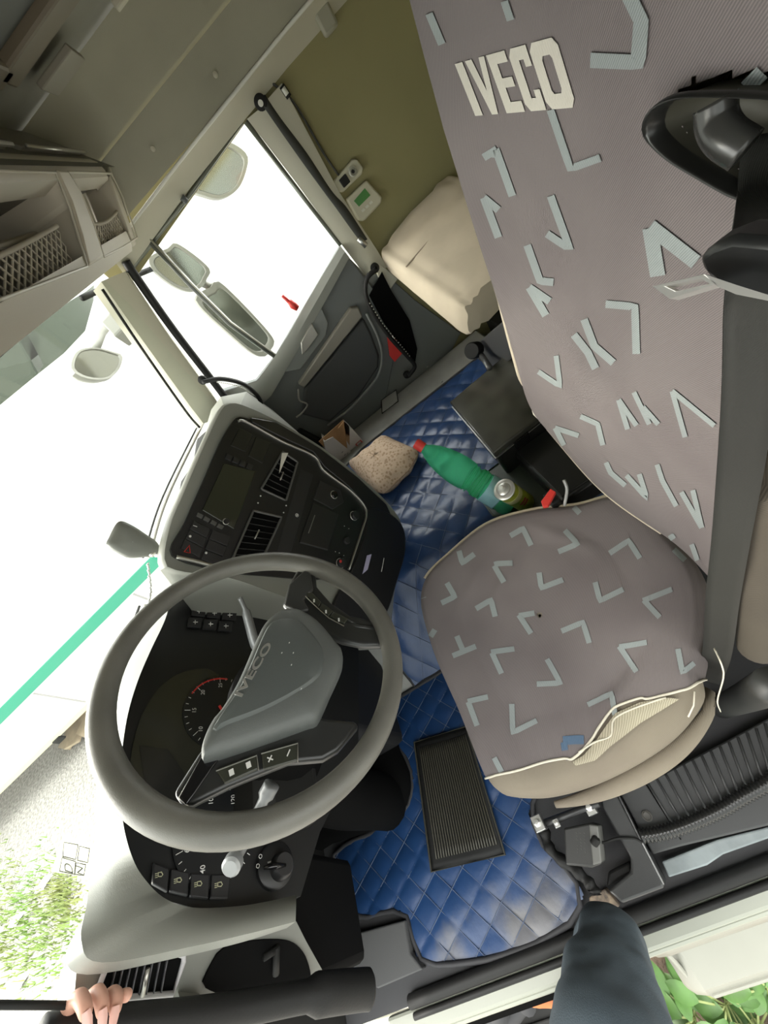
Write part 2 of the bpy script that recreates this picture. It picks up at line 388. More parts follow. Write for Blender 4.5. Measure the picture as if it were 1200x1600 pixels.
b = MB(); b.prism(dpoly([(532, 385), (548, 405), (580, 445), (612, 500), (616, 560), (600, 640), (540, 720), (430, 760), (350, 720), (345, 612), (400, 596), (432, 556)], 2.165), (.04, 0, 0)); b.build('door_panel', M['door_dark'], d1, smooth='auto', bevel=.006)
# window ledge: lit rounded shoulder under the glass
lg = MB(); ed = [((532, 384), (546, 402)), ((505, 428), (522, 446)), ((478, 474), (492, 500)), ((452, 520), (466, 545)), ((430, 556), (446, 580)), ((402, 594), (424, 618)), ((350, 612), (388, 652))]
lg.grid([[at(*p, 0, 2.20), at(*p, 0, 2.165), at((p[0] + q[0]) / 2, (p[1] + q[1]) / 2, 0, 2.145), at(*q, 0, 2.15), at(*q, 0, 2.17)] for p, q in ed])
lg.build('window_ledge', M['dash_grey'], d1, smooth='auto')
b = MB(); b.prism(dpoly([(470, 520), (502, 478), (514, 505), (510, 525), (470, 578), (446, 582), (444, 562)], 2.152), (.02, 0, 0)); b.build('handle_surround', M['door_mid'], d1, smooth='auto', bevel=.006)
b = MB(); b.prism(dpoly([(487, 505), (498, 523), (480, 548), (472, 555), (470, 535)], 2.14), (.014, 0, 0)); b.build('door_handle', M['silver'], d1, smooth='auto', bevel=.004)
b = MB(); b.prism(dpoly([(466, 601), (548, 482), (560, 480), (567, 495), (476, 606)], 2.13), (.04, 0, 0)); b.build('armrest', mat('armrest_grey', (.24, .225, .19), .6, bump=.3, bscale=600), d1, smooth='auto', bevel=.006)
b = MB(); b.prism(dpoly([(476, 608), (568, 497), (580, 520), (593, 556), (592, 574), (560, 622), (515, 660), (470, 648), (474, 630)], 2.142), (.03, 0, 0)); b.build('door_pad', mat('door_pad', (.055, .058, .058), .6, bump=.3, bscale=700), d1, smooth='auto', bevel=.012)
b = MB(); b.tube(spline([at(*p, 0, 2.13) for p in ((512, 665), (545, 640), (575, 608), (592, 584), (597, 555), (590, 525), (573, 490))], 6), .007, 8); b.build('door_bin_rim', M['door_mid'], d1, smooth=True)
b = MB(); b.tube(spline([at(*p, 0, 2.125) for p in ((466, 608), (468, 625), (480, 632), (472, 645), (463, 652))], 5), .005, 8); b.build('pull_trim', M['silver'], d1, smooth=True)
b = MB(); b.prism(dpoly([(505, 690), (470, 672), (440, 700), (500, 760)], 2.10), (.04, 0, 0)); b.build('door_bin', M['dark'], d1, smooth='auto', bevel=.01)
# B pillar trim on the passenger side with its belt
b = MB(); b.grid([[at(386, 186, 0, 2.185), at(403, 172, 0, 2.16), at(440, 130, 0, 2.17)], [at(460, 282, 0, 2.185), at(480, 268, 0, 2.16), at(530, 300, 0, 2.17)], [at(535, 384, 0, 2.185), at(548, 368, 0, 2.16), at(590, 392, 0, 2.17)], [at(575, 436, 0, 2.185), at(592, 420, 0, 2.16), at(605, 418, 0, 2.17)]])
b.build('trim_10', M['cream'], kind='structure', smooth='auto')
b = MB(); b.prism(dpoly([(548, 405), (575, 432), (600, 425), (650, 470), (720, 520), (700, 560), (650, 610), (590, 700), (560, 700), (604, 600), (618, 540), (605, 485)], 2.19), (.02, 0, 0)); b.build('trim_11', M['door_mid'], kind='structure', smooth='auto', bevel=.004)
b = MB(); b.prism(dpoly([(585, 415), (592, 410), (622, 436), (606, 458), (594, 440)], 2.165), (.02, 0, 0)); b.build('trim_12', M['cream'], kind='structure', smooth='auto', bevel=.003)

# cab body seen under and beside the driver's seat: sill, step wells, fender
b = MB(); b.box((-.035, -.45, -.03), (0.015, 1.1, .0)); b.box((-.045, -.45, -.10), (-.03, 1.1, -.012)); b.build('door_sill', mat('sill_white', (.27, .28, .235), .4), kind='structure', bevel=.008)
b = MB(); b.tube([(.028, y, .012) for y in np.linspace(-.45, 1.0, 20)], .016, 10); b.tube([(.0, y, .006) for y in np.linspace(-.45, 1.0, 20)], .008, 8)
b.build('door_seal', M['rubber'], kind='structure', smooth=True)
fd = MB(); pr = [(-.045, -.02), (-.055, -.04), (-.06, -.14), (-.075, -.20), (-.12, -.225), (-.15, -.235), (-.165, -.26), (-.165, -.40)]
fd.grid([[(x, y, z) for x, z in pr] for y in (-.6, -.2, .1, .28)])
fd.grid([[(x, .28 + dy, z) for (x, z) in pr] for dy in (0,)] + [[(x * .97, .31, z - .015) for x, z in pr]] + [[(x * .93, .33, z - .05) for x, z in pr]])
fd.grid([[(x * .93, .33, z - .05), (x * .93, .33, z - .5)] for x, z in pr])
fd.tube([(-.166, y, -.262) for y in np.linspace(-.6, .27, 12)] + [(-.15, .30, -.28), (-.06, .31, -.17)], .006, 8)
fd.build('wheel_fender', mat('fender_white', (.24, .24, .205), .35, var=.05, vscale=4), kind='structure', smooth='auto')
# ================================================================ OUTSIDE
GZ = -1.25
gm = mat('gravel', (.42, .40, .36), .95, col2=(.20, .19, .17), vscale=28, bump=1.0, bscale=35, bdist=.03, detail=8)
b = MB(); b.grid([[(x, y, GZ) for x in np.linspace(-14, 14, 15)] for y in np.linspace(-14, 26, 21)]); b.build('ground', gm, kind='structure')
# trailer parked alongside
tp1 = V(2.99, 5.15, -.1); tp2 = V(3.45, 2.54, -.1); td = (tp1 - tp2).normalized(); tn = V(td.y, -td.x, 0)
tr = root('trailer', tp2, 'white box trailer with a green stripe parked beyond the windshield', 'trailer')
def tpt(s, d, z): return V(tp2.x, tp2.y, 0) + td * s + tn * d + V(0, 0, z)
def tbox(mb, s0, s1, d0, d1, z0, z1, mi=0): mb.hexa([tpt(s0, d0, z0), tpt(s1, d0, z0), tpt(s1, d1, z0), tpt(s0, d1, z0)], [tpt(s0, d0, z1), tpt(s1, d0, z1), tpt(s1, d1, z1), tpt(s0, d1, z1)], mi)
tw = mat('trailer_white', (.8, .8, .78), .4)
b = MB(); tbox(b, -3, 9, 0, 2.4, -.75, 2.6); b.build('body', tw, tr, bevel=.02)
b = MB(); tbox(b, -3, 9, -.012, .0, -.16, -.03); b.build('stripe', mat('stripe_green', (.03, .30, .19), .5), tr)
for s in (-1.2, .5, .95, 2.6, 4.4, 6.2):
    b = MB(); tbox(b, s, s + .02, -.008, 0, -.73, -.18); b.build('panel_seam', mat('seam', (.35, .34, .33), .6), tr)
b = MB(); tbox(b, -3, 9, -.03, .02, -.80, -.72); b.build('bottom_rail', mat('rail_yellow', (.62, .60, .42), .5), tr, bevel=.01)
for s in (-.4, 1.0, 2.3, 3.2):
    b = MB(); tbox(b, s, s + .12, -.045, -.02, -.86, -.78); b.build('bracket', M['dark'], tr)
tyre = mat('tyre', (.045, .045, .045), .85)
for s in (1.55, -.3):
    c = tpt(s, .15, GZ + .5)
    b = MB(); b.lathe([(.24, -.12), (.47, -.15), (.5, -.08), (.5, .12), (.3, .15)], c, tn, 40); wobj = b.build('wheel', tyre, tr, smooth='auto')
    b = MB(); b.lathe([(.05, -.05), (.16, -.06), (.20, -.12), (.27, -.16), (.28, -.12), (.2, .0)], c, tn, 32); b.build('wheel_rim', mat('rim_grey', (.3, .3, .3), .5, metal=.4), wobj, smooth='auto')
# boards and a toolbox lying beside it
bd = MB(); q = at(125, 1130, 2, GZ + .08)
for k, (px, py, qx, qy) in enumerate(((152, 1060, 100, 1170), (140, 1080, 112, 1165), (160, 1085, 128, 1150))):
    p = at(px, py, 2, GZ + .04 + .05 * k); r = at(qx, qy, 2, GZ + .04 + .05 * k); dd = (r - p).normalized(); nn = V(-dd.y, dd.x, 0)
    b = MB(); b.obox((p + r) / 2, (r - p) / 2, nn * .16, V(0, 0, .02))
    o = b.build('board', mat('board_wood', (.45, .36, .25), .8, var=.2, vscale=5))
    tag(o, ('pale plank on the gravel, farthest from the truck wheel', 'pale plank on the gravel, middle of three', 'pale plank on the gravel, nearest the windshield')[k], 'plank', 'planks lying by the trailer')
b = MB(); p = at(80, 1130, 2, -.97); b.obox(p, V(.12, 0, 0), V(0, .27, 0), V(0, 0, .16)); tag(b.build('toolbox', mat('tool_grey', (.16, .17, .17), .5), bevel=.05, smooth='auto', seg=4), 'grey rounded box hanging under the white trailer', 'box')
b = MB(); p = at(95, 1122, 2, -.90); b.box(p - V(.10, .10, .08), p + V(.10, .10, .07)); tag(b.build('reflector_block', mat('dull_red', (.10, .05, .045), .7), bevel=.02), 'dull red and dark block beside the grey box under the trailer', 'block')

# mirrors outside the passenger door
mir = mat('mirror_face', (.24, .24, .20), .16, metal=1.0)
mh = mat('mirror_housing', (.20, .20, .17), .45)
def mirror(name, outline, x, depth, label, arm=None, face_in=.82, ax=0):
    P = [at(px, py, ax, x) for px, py in outline]; P = resample(spline(P, 6, True), 40, True)
    c = sum(P, Vector()) / len(P)
    t = root(name, c, label, 'mirror', 'outside mirrors on the passenger side')
    out = Vector((0, 0, 0)); out[ax] = 1; out += V(0, .45, 0) if ax == 0 else V(.2, 0, 0)
    b = MB(); rows = [[c + (p - c) * face_in + out * .008 for p in P], [c + (p - c) * (face_in + .04) for p in P], [p for p in P], [p + out * depth * .35 for p in P], [c + (p - c) * .85 + out * depth * .8 for p in P], [c + (p - c) * .5 + out * depth for p in P], [c + out * depth + (p - c) * .02 for p in P]]
    b.grid(rows, closedu=True); b.build('housing', mh, t, smooth='auto')
    b = MB(); b.add([c + (p - c) * face_in + out * .006 for p in P], [tuple(range(len(P)))]); b.build('mirror_glass', mir, t)
    if arm:
        b = MB(); b.tube([Vector(a) for a in arm], .012, 8); b.build('arm', M['dark'], t, smooth=True)
    return t
mirror('side_mirror', [(358, 222), (385, 240), (386, 262), (372, 295), (345, 310), (318, 305), (300, 295), (318, 262), (340, 232)], 2.62, .10, 'rounded kerb mirror above the passenger window', [(2.68, .05, 1.56), (2.45, .1, 1.66), (2.26, .15, 1.68)])
mirror('side_mirror', [(262, 388), (278, 381), (326, 418), (323, 436), (316, 448), (298, 456), (270, 446), (240, 422), (234, 402)], 2.62, .12, 'upper wide angle mirror outside the passenger door, smaller of the two on the arm', [(2.70, .58, 1.46), (2.45, .80, 1.56), (2.2, .80, 1.58)])
mirror('side_mirror', [(330, 448), (348, 444), (424, 524), (424, 545), (414, 557), (395, 552), (352, 516), (312, 478), (308, 462)], 2.62, .13, 'lower main mirror outside the passenger door, largest of all', None)
b = MB(); b.tube([(2.66, .50, 1.32), (2.66, .46, 1.24)], .02, 8)
tag(b.build('mirror_link', mh, smooth=True), 'short link joining the two stacked passenger mirrors', 'bracket')
fm = mirror('front_mirror', [(122, 548), (150, 543), (178, 550), (191, 556), (187, 575), (172, 590), (148, 593), (122, 586), (111, 572)], 1.30, .08, 'pale front mirror hanging outside the windshield on a bent arm', None, .86, 1)
b = MB(); b.tube([at(150, 545, 1, 1.32), at(160, 520, 1, 1.32), at(178, 497, 1, 1.28), at(192, 500, 1, 1.22)], .022, 8); b.build('arm', mh, fm, smooth=True)
b = MB(); pp = [at(x, y, 1, 1.05) for x, y in ((172, 476), (196, 488), (222, 520), (215, 528), (192, 512), (170, 488))]; b.prism(pp, (0, .08, 0)); b.build('mount', mh, fm, bevel=.01)
for k in fm.children_recursive:
    pass
# exterior tinted sun visor above the windshield
vm = glass('visor_tint', (.055, .068, .052), haze=.25)
sv = root('sun_visor', (1.1, 1.2, 1.5), 'green tinted see-through sun visor outside along the top of the windshield', 'sun visor')
b = MB(); R0 = []
low = [(-10, 645), (0, 633), (50, 592), (100, 552), (133, 517), (146, 470), (147, 445)]
upx = [(-10, 552), (0, 545), (40, 520), (80, 492), (110, 470), (135, 455), (147, 445)]
for a, c_ in zip(low, upx):
    yy = .98
    R0.append([at(*a, 1, yy), at((a[0] + c_[0]) / 2, (a[1] + c_[1]) / 2, 1, yy - .02), at(*c_, 1, yy - .06)])
xr = [r for r in R0]
# carry the same panel on to the driver's side
left = [[V(x, .98 + .02, p.z) if k == 0 else V(x, p.y, p.z) for k, p in enumerate(R0[0])] for x in (.2, .6, 1.0) if x < R0[0][0].x - .05]
b.grid(left + R0); b.build('tinted_panel', vm, sv, smooth=True)
b = MB(); p = at(45, 560, 1, .97); b.prism([at(x, y, 1, .965) for x, y in ((30, 530), (42, 520), (68, 570), (60, 583))], (0, .01, 0)); b.build('bracket', mat('visor_bracket', (.22, .26, .24), .5), sv)

# chain and wiper things at the windshield foot
b = MB()
pts = [at(x, y, 1, 1.02) for x, y in ((232, 880), (236, 930), (222, 975), (205, 1020), (196, 1040))]
R1 = resample(spline(pts, 8), 34)
for i, (a, c_) in enumerate(zip(R1, R1[1:])):
    m_ = (a + c_) / 2; b.tube([a, m_ + V(.004 if i % 2 else -.004, 0, .004), c_], .0035, 6)
tag(b.build('wiper_chain', M['metal'], smooth=True), 'thin linked chain lying along the foot of the windshield', 'chain')
for k, (pp, lb) in enumerate(((((320, 655), (262, 775), (232, 870)), 'wiper blade along the passenger half of the windshield foot'), (((228, 945), (195, 1035), (160, 1090)), 'wiper blade in front of the steering wheel'))):
    t = root('wiper', at(*pp[0], 2, .98), lb, 'wiper', 'windshield wipers')
    Q_ = [at(x, y, 2, .93) + V(0, .0, 0) for x, y in pp]
    b = MB(); b.tube(spline(Q_, 6), .007, 6); b.build('arm', mat('wiper_arm', (.35, .33, .29), .4, metal=.3), t, smooth=True)
    b = MB(); b.tube([q + V(0, .015, .012) for q in spline(Q_, 6)], .004, 6); b.build('blade', M['rubber'], t, smooth=True)

# plants and grass
leafm = mat('leaf', (.06, .14, .025), .5, var=.3, vscale=10)
soil = mat('soil', (.14, .10, .07), .95, var=.4, vscale=12, bump=1, bscale=30, bdist=.02)
c0 = at(1150, 1560, 2, GZ)
b = MB(); b.grid([[(c0.x + x, c0.y + y, GZ + .01 + .02 * math.sin(5 * x) * math.cos(6 * y)) for x in np.linspace(-1.1, .35, 16)] for y in np.linspace(-1, 1.6, 20)]); tag(b.build('soil_patch', soil, smooth=True), kind='structure')
nplant = 0
def plant(c, lb, n=18, h=.35, s=.09):
    t = root('weed_plant', c, lb, 'plant', 'leafy weeds beside the step')
    b = MB(); st = MB()
    for k in range(n):
        a = random.uniform(0, 6.28); r = random.uniform(.01, .09); z = random.uniform(.1, 1) * h
        o = Vector(c) + V(math.cos(a) * r, math.sin(a) * r, z); d = V(math.cos(a), math.sin(a), random.uniform(-.25, .3)).normalized(); w_ = d.cross(V(0, 0, 1)).normalized(); L = s * random.uniform(.7, 1.3); u = w_.cross(d).normalized()
        rows = []
        for i in range(7):
            f_ = i / 6; hw = L * .30 * math.sin(math.pi * min(1, f_ * .96 + .03)) ** .8
            mid = o + d * (L * f_) - V(0, 0, L * .25 * f_ * f_)
            rows.append([mid - w_ * hw + u * hw * .3, mid, mid + w_ * hw + u * hw * .3])
        b.grid(rows)
        st.tube([Vector(c) + V(0, 0, .0), Vector(c) + V(0, 0, z * .7), o], .0035, 5)
    b.build('leaf', leafm, t, smooth=True, kind='stuff'); st.build('stem', mat('stem', (.20, .24, .08), .6), t, smooth=True)
spots = [(1085, 1578), (1132, 1556), (1192, 1528), (1182, 1600)]
lbs = ['leafy green weed closest to the jeans', 'leafy green weed in the middle of the patch under the white fender', 'leafy green weed highest up at the right edge under the white fender', 'leafy green weed lowest in the bottom right corner']
for (px, py), lb in zip(spots, lbs): plant(at(px, py, 2, GZ + .1) - V(0, 0, .1), lb, 26, .32, .11)
# grass on the gravel, left
b = MB(); gs = MB()
for k in range(1900):
    px = random.gauss(45, 55); py = random.gauss(1440, 55)
    if k % 5 == 0: px, py = random.gauss(100, 12), random.gauss(1400, 22)
    if px > 150 or py > 1590 or py < 1290 or px < -60: continue
    p = at(px, py, 2, GZ); a = random.uniform(0, 6.28); h = random.uniform(.03, .10); l = V(math.cos(a), math.sin(a), 0)
    b.add([p - l * .008, p + l * .008, p + l.cross(V(0, 0, 1)) * h * .5 + V(0, 0, h)], [(0, 1, 2)])
gmt = mat('grass', (.14, .30, .04), .7, col2=(.24, .27, .08), vscale=1.5)
o = b.build('grass', gmt); tag(o, 'bright green grass growing through the gravel outside the windshield', 'grass', kind='stuff')
for lb, px, py in (('white litter scrap on the grass near the gravel edge', 25, 1437), ('white litter scrap lowest on the gravel above the hand', 30, 1535), ('white litter scrap closest to the dashboard sticker', 68, 1380)):
    p = at(px, py, 2, GZ + .02); b = MB(); b.grid([[p + V(x, y, .02 * math.sin(40 * x + 30 * y)) for x in np.linspace(-.05, .05, 5)] for y in np.linspace(-.1, .1, 7)])
    tag(b.build('litter', M['white_paint']), lb, 'litter', 'white litter on the ground')
# ================================================================ OVERHEAD SHELF
sh = root('overhead_shelf', (1.1, .45, 1.55), 'beige moulded overhead storage shelf with two net-fronted bins above the windshield', 'overhead shelf')
XE = 2.075
def sx(x):  # the face bows slightly towards the rear at the passenger end
    return .0
# face: (y,z) profile from the bottom lip to the top band
def fy(z): return .44 - (z - 1.575) * .73
prof = [(.95, 1.68), (.60, 1.60), (.49, 1.562), (.455, 1.555), (.438, 1.568), (fy(1.598) - .004, 1.60), (fy(1.598) + .02, 1.602)]
b = MB(); xs = list(np.linspace(-.03, 1.9, 24)) + [1.98, 2.04, 2.075, 2.09]
def endc(x): return max(0, x - 1.98) * .35
b.grid([[(x, y + endc(x), z + endc(x) * .2) for y, z in prof] for x in xs])
b.build('lower_lip', M['shelf'], sh, smooth='auto')
def facep(x, z): return V(x, fy(z), z)
# frame of the openings: posts and top band, plus right end cheek
def bar(mb, x0, x1, z0, z1, d=.02):
    mb.hexa([facep(x0, z0), facep(x1, z0), facep(x1, z0) + V(0, d, .0), facep(x0, z0) + V(0, d, .0)], [facep(x0, z1), facep(x1, z1), facep(x1, z1) + V(0, d, 0), facep(x0, z1) + V(0, d, 0)])
zt = 1.715
def divider(mb, xb, xt, w=.045):
    z0, z1 = 1.578, zt
    for sgn in (0,):
        p = [facep(xb, z0), facep(xb + w, z0), facep(xt + w, z1), facep(xt, z1)]
        mb.prism([q + V(0, -.008, .0) for q in p], (0, .30, .05))
FN = V(1, 0, 0).cross(V(0, -.73, 1)).normalized()
def fpx(px, py): return onp(px, py, V(0, .44, 1.575), FN)
fr = MB(); dq = [fpx(*p) for p in ((84, 270), (102, 271), (122, 305), (142, 355), (159, 406), (136, 420), (124, 372), (108, 320))]
fr.prism([q + V(0, -.012, 0) for q in dq], (0, .30, .05)); fr.build('divider', M['shelf'], sh, bevel=.006, smooth='auto')
fr = MB(); divider(fr, .42, .42); fr.build('divider', M['shelf'], sh, bevel=.006, smooth='auto')
fr = MB()
fr.prism([facep(2.03, 1.57), facep(2.09, 1.56), facep(2.09, zt + .03), facep(2.02, zt)], (0, .10, .02)); fr.build('end_cheek', M['shelf'], sh, bevel=.008, smooth='auto')
tb = MB()
tp = [(fy(zt) + .05, zt + .0), (fy(zt) - .004, zt - .002), (fy(zt) - .012, zt + .012), (fy(zt) - .012, zt + .035), (fy(zt) + .0, zt + .052), (.40, zt + .085), (.5, zt + .15), (.6, zt + .2)]
tb.grid([[(x, y + endc(x), z) for y, z in tp] for x in xs]); tb.build('top_band', M['shelf'], sh, smooth='auto')
# bin interiors
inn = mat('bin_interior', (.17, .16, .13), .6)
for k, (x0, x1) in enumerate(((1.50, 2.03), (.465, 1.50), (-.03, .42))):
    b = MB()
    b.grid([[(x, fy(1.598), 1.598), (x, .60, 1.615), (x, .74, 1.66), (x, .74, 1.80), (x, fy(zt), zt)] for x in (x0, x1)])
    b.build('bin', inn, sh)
b = MB(); b.tube([fpx(*p) + V(0, -.006, 0) for p in ((104, 272), (172, 273), (190, 310), (213, 373), (190, 388), (160, 404), (145, 355), (124, 305))], .0028, 6, True); b.tube([fpx(*p) + V(0, -.006, 0) for p in ((-10, 475), (0, 471), (60, 448), (134, 419), (120, 372), (104, 320), (84, 273), (-10, 271))], .0028, 6); b.build('rim_highlight', mat('rim_highlight', (.55, .52, .43), .4), sh, smooth=True)  # bin edge highlights painted in as thin pale tubes
b = MB(); b.tube([facep(.5, 1.69) + V(0, .12, .0), facep(1.55, 1.69) + V(0, .12, 0)], .006, 6); b.build('bin_rib', M['shelf'], sh, smooth=True)
# nets: diamond cord mesh across the lower part of each bin
for k, (x0, x1, zc) in enumerate(((1.62, 2.04, 1.652), (.50, 1.42, 1.66))):
    b = MB(); z0 = 1.60; H = zc - z0
    st = .026 if k == 0 else .030
    n = int((x1 - x0) / st)
    def netp(x, z): 
        u = (x - x0) / (x1 - x0); return V(x, fy(z) + .018 + .012 * math.sin(math.pi * u), z - .012 * math.sin(math.pi * u) * (z - z0) / H)
    for i in range(-3, n + 1):
        for sgn in (1, -1):
            pts = []
            for j in range(7):
                z = z0 + H * j / 6; x = x0 + (i + (j / 2 if sgn > 0 else 3 - j / 2)) * st
                if x0 <= x <= x1: pts.append(netp(x, z))
            if len(pts) > 1: b.tube(pts, .0022, 5)
    b.tube([netp(x, zc) for x in np.linspace(x0, x1, 14)], .0045, 6)
    b.build('net', M['net'], sh, smooth=True)
# upper cabinet lids
for k, (a, c_) in enumerate((((1.50, 2.0), (1.0)), ((.95, 1.44), 0))):
    pass
ld = MB()
def upp(x, t): return V(x, .34 + t * .07, 1.785 + t * .10)
for x0, x1 in ((1.52, 1.98), (.92, 1.44), (.3, .86)):
    ld2 = MB(); ld2.prism([upp(x0, 0), upp(x1, 0), upp(x1 - .03, 1.1), upp(x0 + .0, 1.1)], (0, .02, .0)); o = ld2.build('cabinet_lid', mat('lid', (.20, .19, .155), .5), sh, bevel=.006)
    l3 = MB(); l3.tube([upp(x0, -.02) + V(0, -.004, 0), upp(x1, -.02) + V(0, -.004, 0)], .005, 6); l3.build('lid_edge', M['silver'], o, smooth=True)
b = MB(); b.grid([[upp(x, t) + V(0, .012, 0) for t in (-.6, 0, 1, 2)] for x in np.linspace(-.03, 2.07, 6)]); b.build('upper_face', mat('upper_face', (.17, .165, .135), .6), sh)

# ================================================================ DASHBOARD
dash = root('dashboard', (1.0, .8, .6), 'grey dashboard with instrument cluster, centre stack, vents and switch rows', 'dashboard')
SP0 = at(258, 872, 0, .87); Sh = V(.862, -.508, 0).normalized(); Sv = V(-.508 * .2, -.862 * .2, -1).normalized(); SN = Sh.cross(Sv).normalized()
if SN.dot(CAM - SP0) < 0: SN = -SN
def sp(px, py, off=0): return onp(px, py, SP0 + SN * off, SN)
outer = [(252, 875), (262, 820), (282, 772), (310, 708), (338, 648), (352, 630), (375, 630), (430, 655), (500, 696), (560, 742), (605, 784), (628, 818), (632, 860), (622, 905), (600, 960), (520, 960), (430, 930), (357, 905), (272, 893)]
b = MB(); O_ = resample(spline([sp(*p, -.006) for p in outer], 6, True), 120, True)
cen = sum(O_, Vector()) / len(O_)
back = V(.02, .14, -.20)
b.grid([[cen + (p - cen) * .0 + SN * -.006 for p in O_], [cen + (p - cen) * .97 + SN * .0 for p in O_], [cen + (p - cen) * .985 + SN * .002 for p in O_], [p - SN * .006 for p in O_], [p - SN * .03 for p in O_], [p + back for p in O_]], closedu=True)
b.build('centre_stack', M['dash_grey'], dash, smooth='auto')
panel = [(270, 868), (290, 815), (318, 752), (345, 690), (362, 662), (372, 652), (392, 656), (450, 680), (510, 716), (560, 764), (577, 790), (577, 815), (565, 848), (546, 892), (500, 905), (420, 900), (357, 893)]
b = MB(); P_ = resample(spline([sp(*p, .004) for p in panel], 5, True), 120, True); b.prism(P_, -SN * .012); b.build('stack_panel', M['panel_black'], dash, smooth='auto')
trimp = [(372, 658), (385, 660), (440, 690), (490, 713), (506, 736), (545, 765), (567, 788), (572, 805), (565, 830), (545, 890)]
b = MB(); b.tube(spline([sp(*p, .007) for p in trimp], 8), .0075, 8, flat=.5); b.build('silver_trim', M['silver'], dash, smooth=True)
b = MB(); b.tube(spline([sp(*p, .006) for p in ((276, 870), (310, 878), (357, 891))], 8), .005, 8); b.build('lower_trim', M['silver'], dash, smooth=True)
b = MB(); SB = [sp(*p, .008) for p in ((392, 652), (432, 659), (500, 700), (560, 746), (604, 788), (612, 806), (576, 800), (566, 783), (545, 760), (507, 729), (490, 706), (440, 683), (394, 660))]; b.prism(SB, -SN * .012); b.build('stack_side_band', mat('stack_side_black', (.018, .018, .018), .35), dash, smooth='auto', bevel=.003)
low = [(575, 795), (606, 800), (630, 822), (634, 860), (622, 905), (600, 965), (545, 985), (520, 950), (548, 893), (570, 835)]
b = MB(); L_ = resample(spline([sp(*p, .01) for p in low], 6, True), 60, True); b.prism(L_, -SN * .10 + V(0, 0, -.03)); b.build('stack_base', mat('stack_base_plastic', (.018, .018, .019), .35), dash, smooth='auto', bevel=.006)
pr = MB(); pr.prism([sp(*p, .013) for p in ((573, 868), (580, 866), (574, 890), (566, 897))], SN * .002); pr.build('lilac_sticker', mat('lilac', (.45, .42, .6), .4), dash)
b = MB(); b.tube([sp(600, 872, .013), sp(596, 893, .013)], .0012, 5); b.build('drawer_mark', M['white_print'], dash)
def quad(name, pts, m, off=.006, th=.006, bev=.002, par=None, label=None):
    b = MB(); b.prism([sp(*p, off) for p in pts], -SN * th); return b.build(name, m, par or dash, bevel=bev, label=label)
def sub(q, i, j, ni, nj, g=.06):
    """cell of a pixel quad (tl,tr,br,bl)"""
    def L(u, v):
        a = (q[0][0] + (q[1][0] - q[0][0]) * u, q[0][1] + (q[1][1] - q[0][1]) * u); b_ = (q[3][0] + (q[2][0] - q[3][0]) * u, q[3][1] + (q[2][1] - q[3][1]) * u)
        return (a[0] + (b_[0] - a[0]) * v, a[1] + (b_[1] - a[1]) * v)
    u0, u1 = (i + g) / ni, (i + 1 - g) / ni; v0, v1 = (j + g) / nj, (j + 1 - g) / nj
    return [L(u0, v0), L(u1, v0), L(u1, v1), L(u0, v1)], L((i + .5) / ni, (j + .5) / nj)
btn = mat('button_black', (.022, .022, .023), .42)
scr = quad('radio_screen', [(350, 724), (400, 736), (366, 827), (316, 797)][::1], mat('screen', (.028, .031, .022), .12), .0075, .006)
Q_ = [(313, 796), (367, 829), (362, 840), (309, 806)]
for i in range(4):
    c, m_ = sub([(309, 799), (352, 822), (348, 828), (306, 806)], i, 0, 4, 1, .1); o = quad('radio_button', c, mat('radio_key', (.09, .09, .085), .3), .009, .006, .001)
for i in range(4):
    c, m_ = sub([(354, 707), (398, 727), (394, 736), (351, 716)], i, 0, 4, 1, .08); quad('radio_button', c, btn, .009, .006, .001)
def knobp(px, py, r, h, name='knob', m=None, ring=None):
    b = MB(); b.lathe([(r, -.004), (r, h * .7), (r * .85, h), (r * .2, h)], sp(px, py, .005), SN, 24); o = b.build(name, m or btn, dash, smooth='auto')
    if ring:
        b = MB(); b.tube([sp(px, py, .006 + h * .6) + (Sh * math.cos(t) + Sv * math.sin(t)) * r * 1.03 for t in np.linspace(0, 6.283, 25)[:-1]], .0012, 6, True); b.build('knob_ring', M['chrome'], o, smooth=True)
    return o
knobp(353, 815, .0075, .008, 'volume_knob', None, 1)
# hazard / switch block bottom left: 2 columns x 3 on each side
for q, nn in (([(302, 812), (330, 826), (313, 872), (282, 856)], 3), ([(332, 826), (362, 838), (344, 886), (313, 874)], 3)):
    for j in range(nn):
        c, m_ = sub(q, 0, j, 1, nn, .03); o = quad('switch', c, btn, .008, .008, .0015)
        if q[0][0] == 302:
            mk = MB()
            if j == 2: mk.tube([sp(288, 862, .009), sp(296, 852, .009), sp(297, 864, .009)], .0015, 5, True)
            elif j == 1: mk.lathe([(.003, 0), (.003, .001)], sp(297, 838, .0085), SN, 12)
            else: mk.tube([sp(302, 821, .009), sp(308, 823, .009)], .001, 4)
            mk.build('hazard_symbol' if j == 2 else 'switch_symbol', M['red_print'] if j == 2 else M['white_print'], o)
        elif j == 1:
            mk = MB(); mk.lathe([(.003, 0), (.003, .001)], sp(322, 864, .0085), SN, 12); mk.build('switch_symbol', M['white_print'], o)
c = [(372, 664), (398, 676), (392, 706), (356, 700)]
quad('blank_panel', [(374, 668), (396, 678), (384, 706), (360, 696)], mat('blank', (.016, .017, .016), .3), .006, .006)
quad('blank_panel', [(400, 682), (424, 692), (410, 724), (388, 712)], mat('blank', (.016, .017, .016), .3), .006, .006)
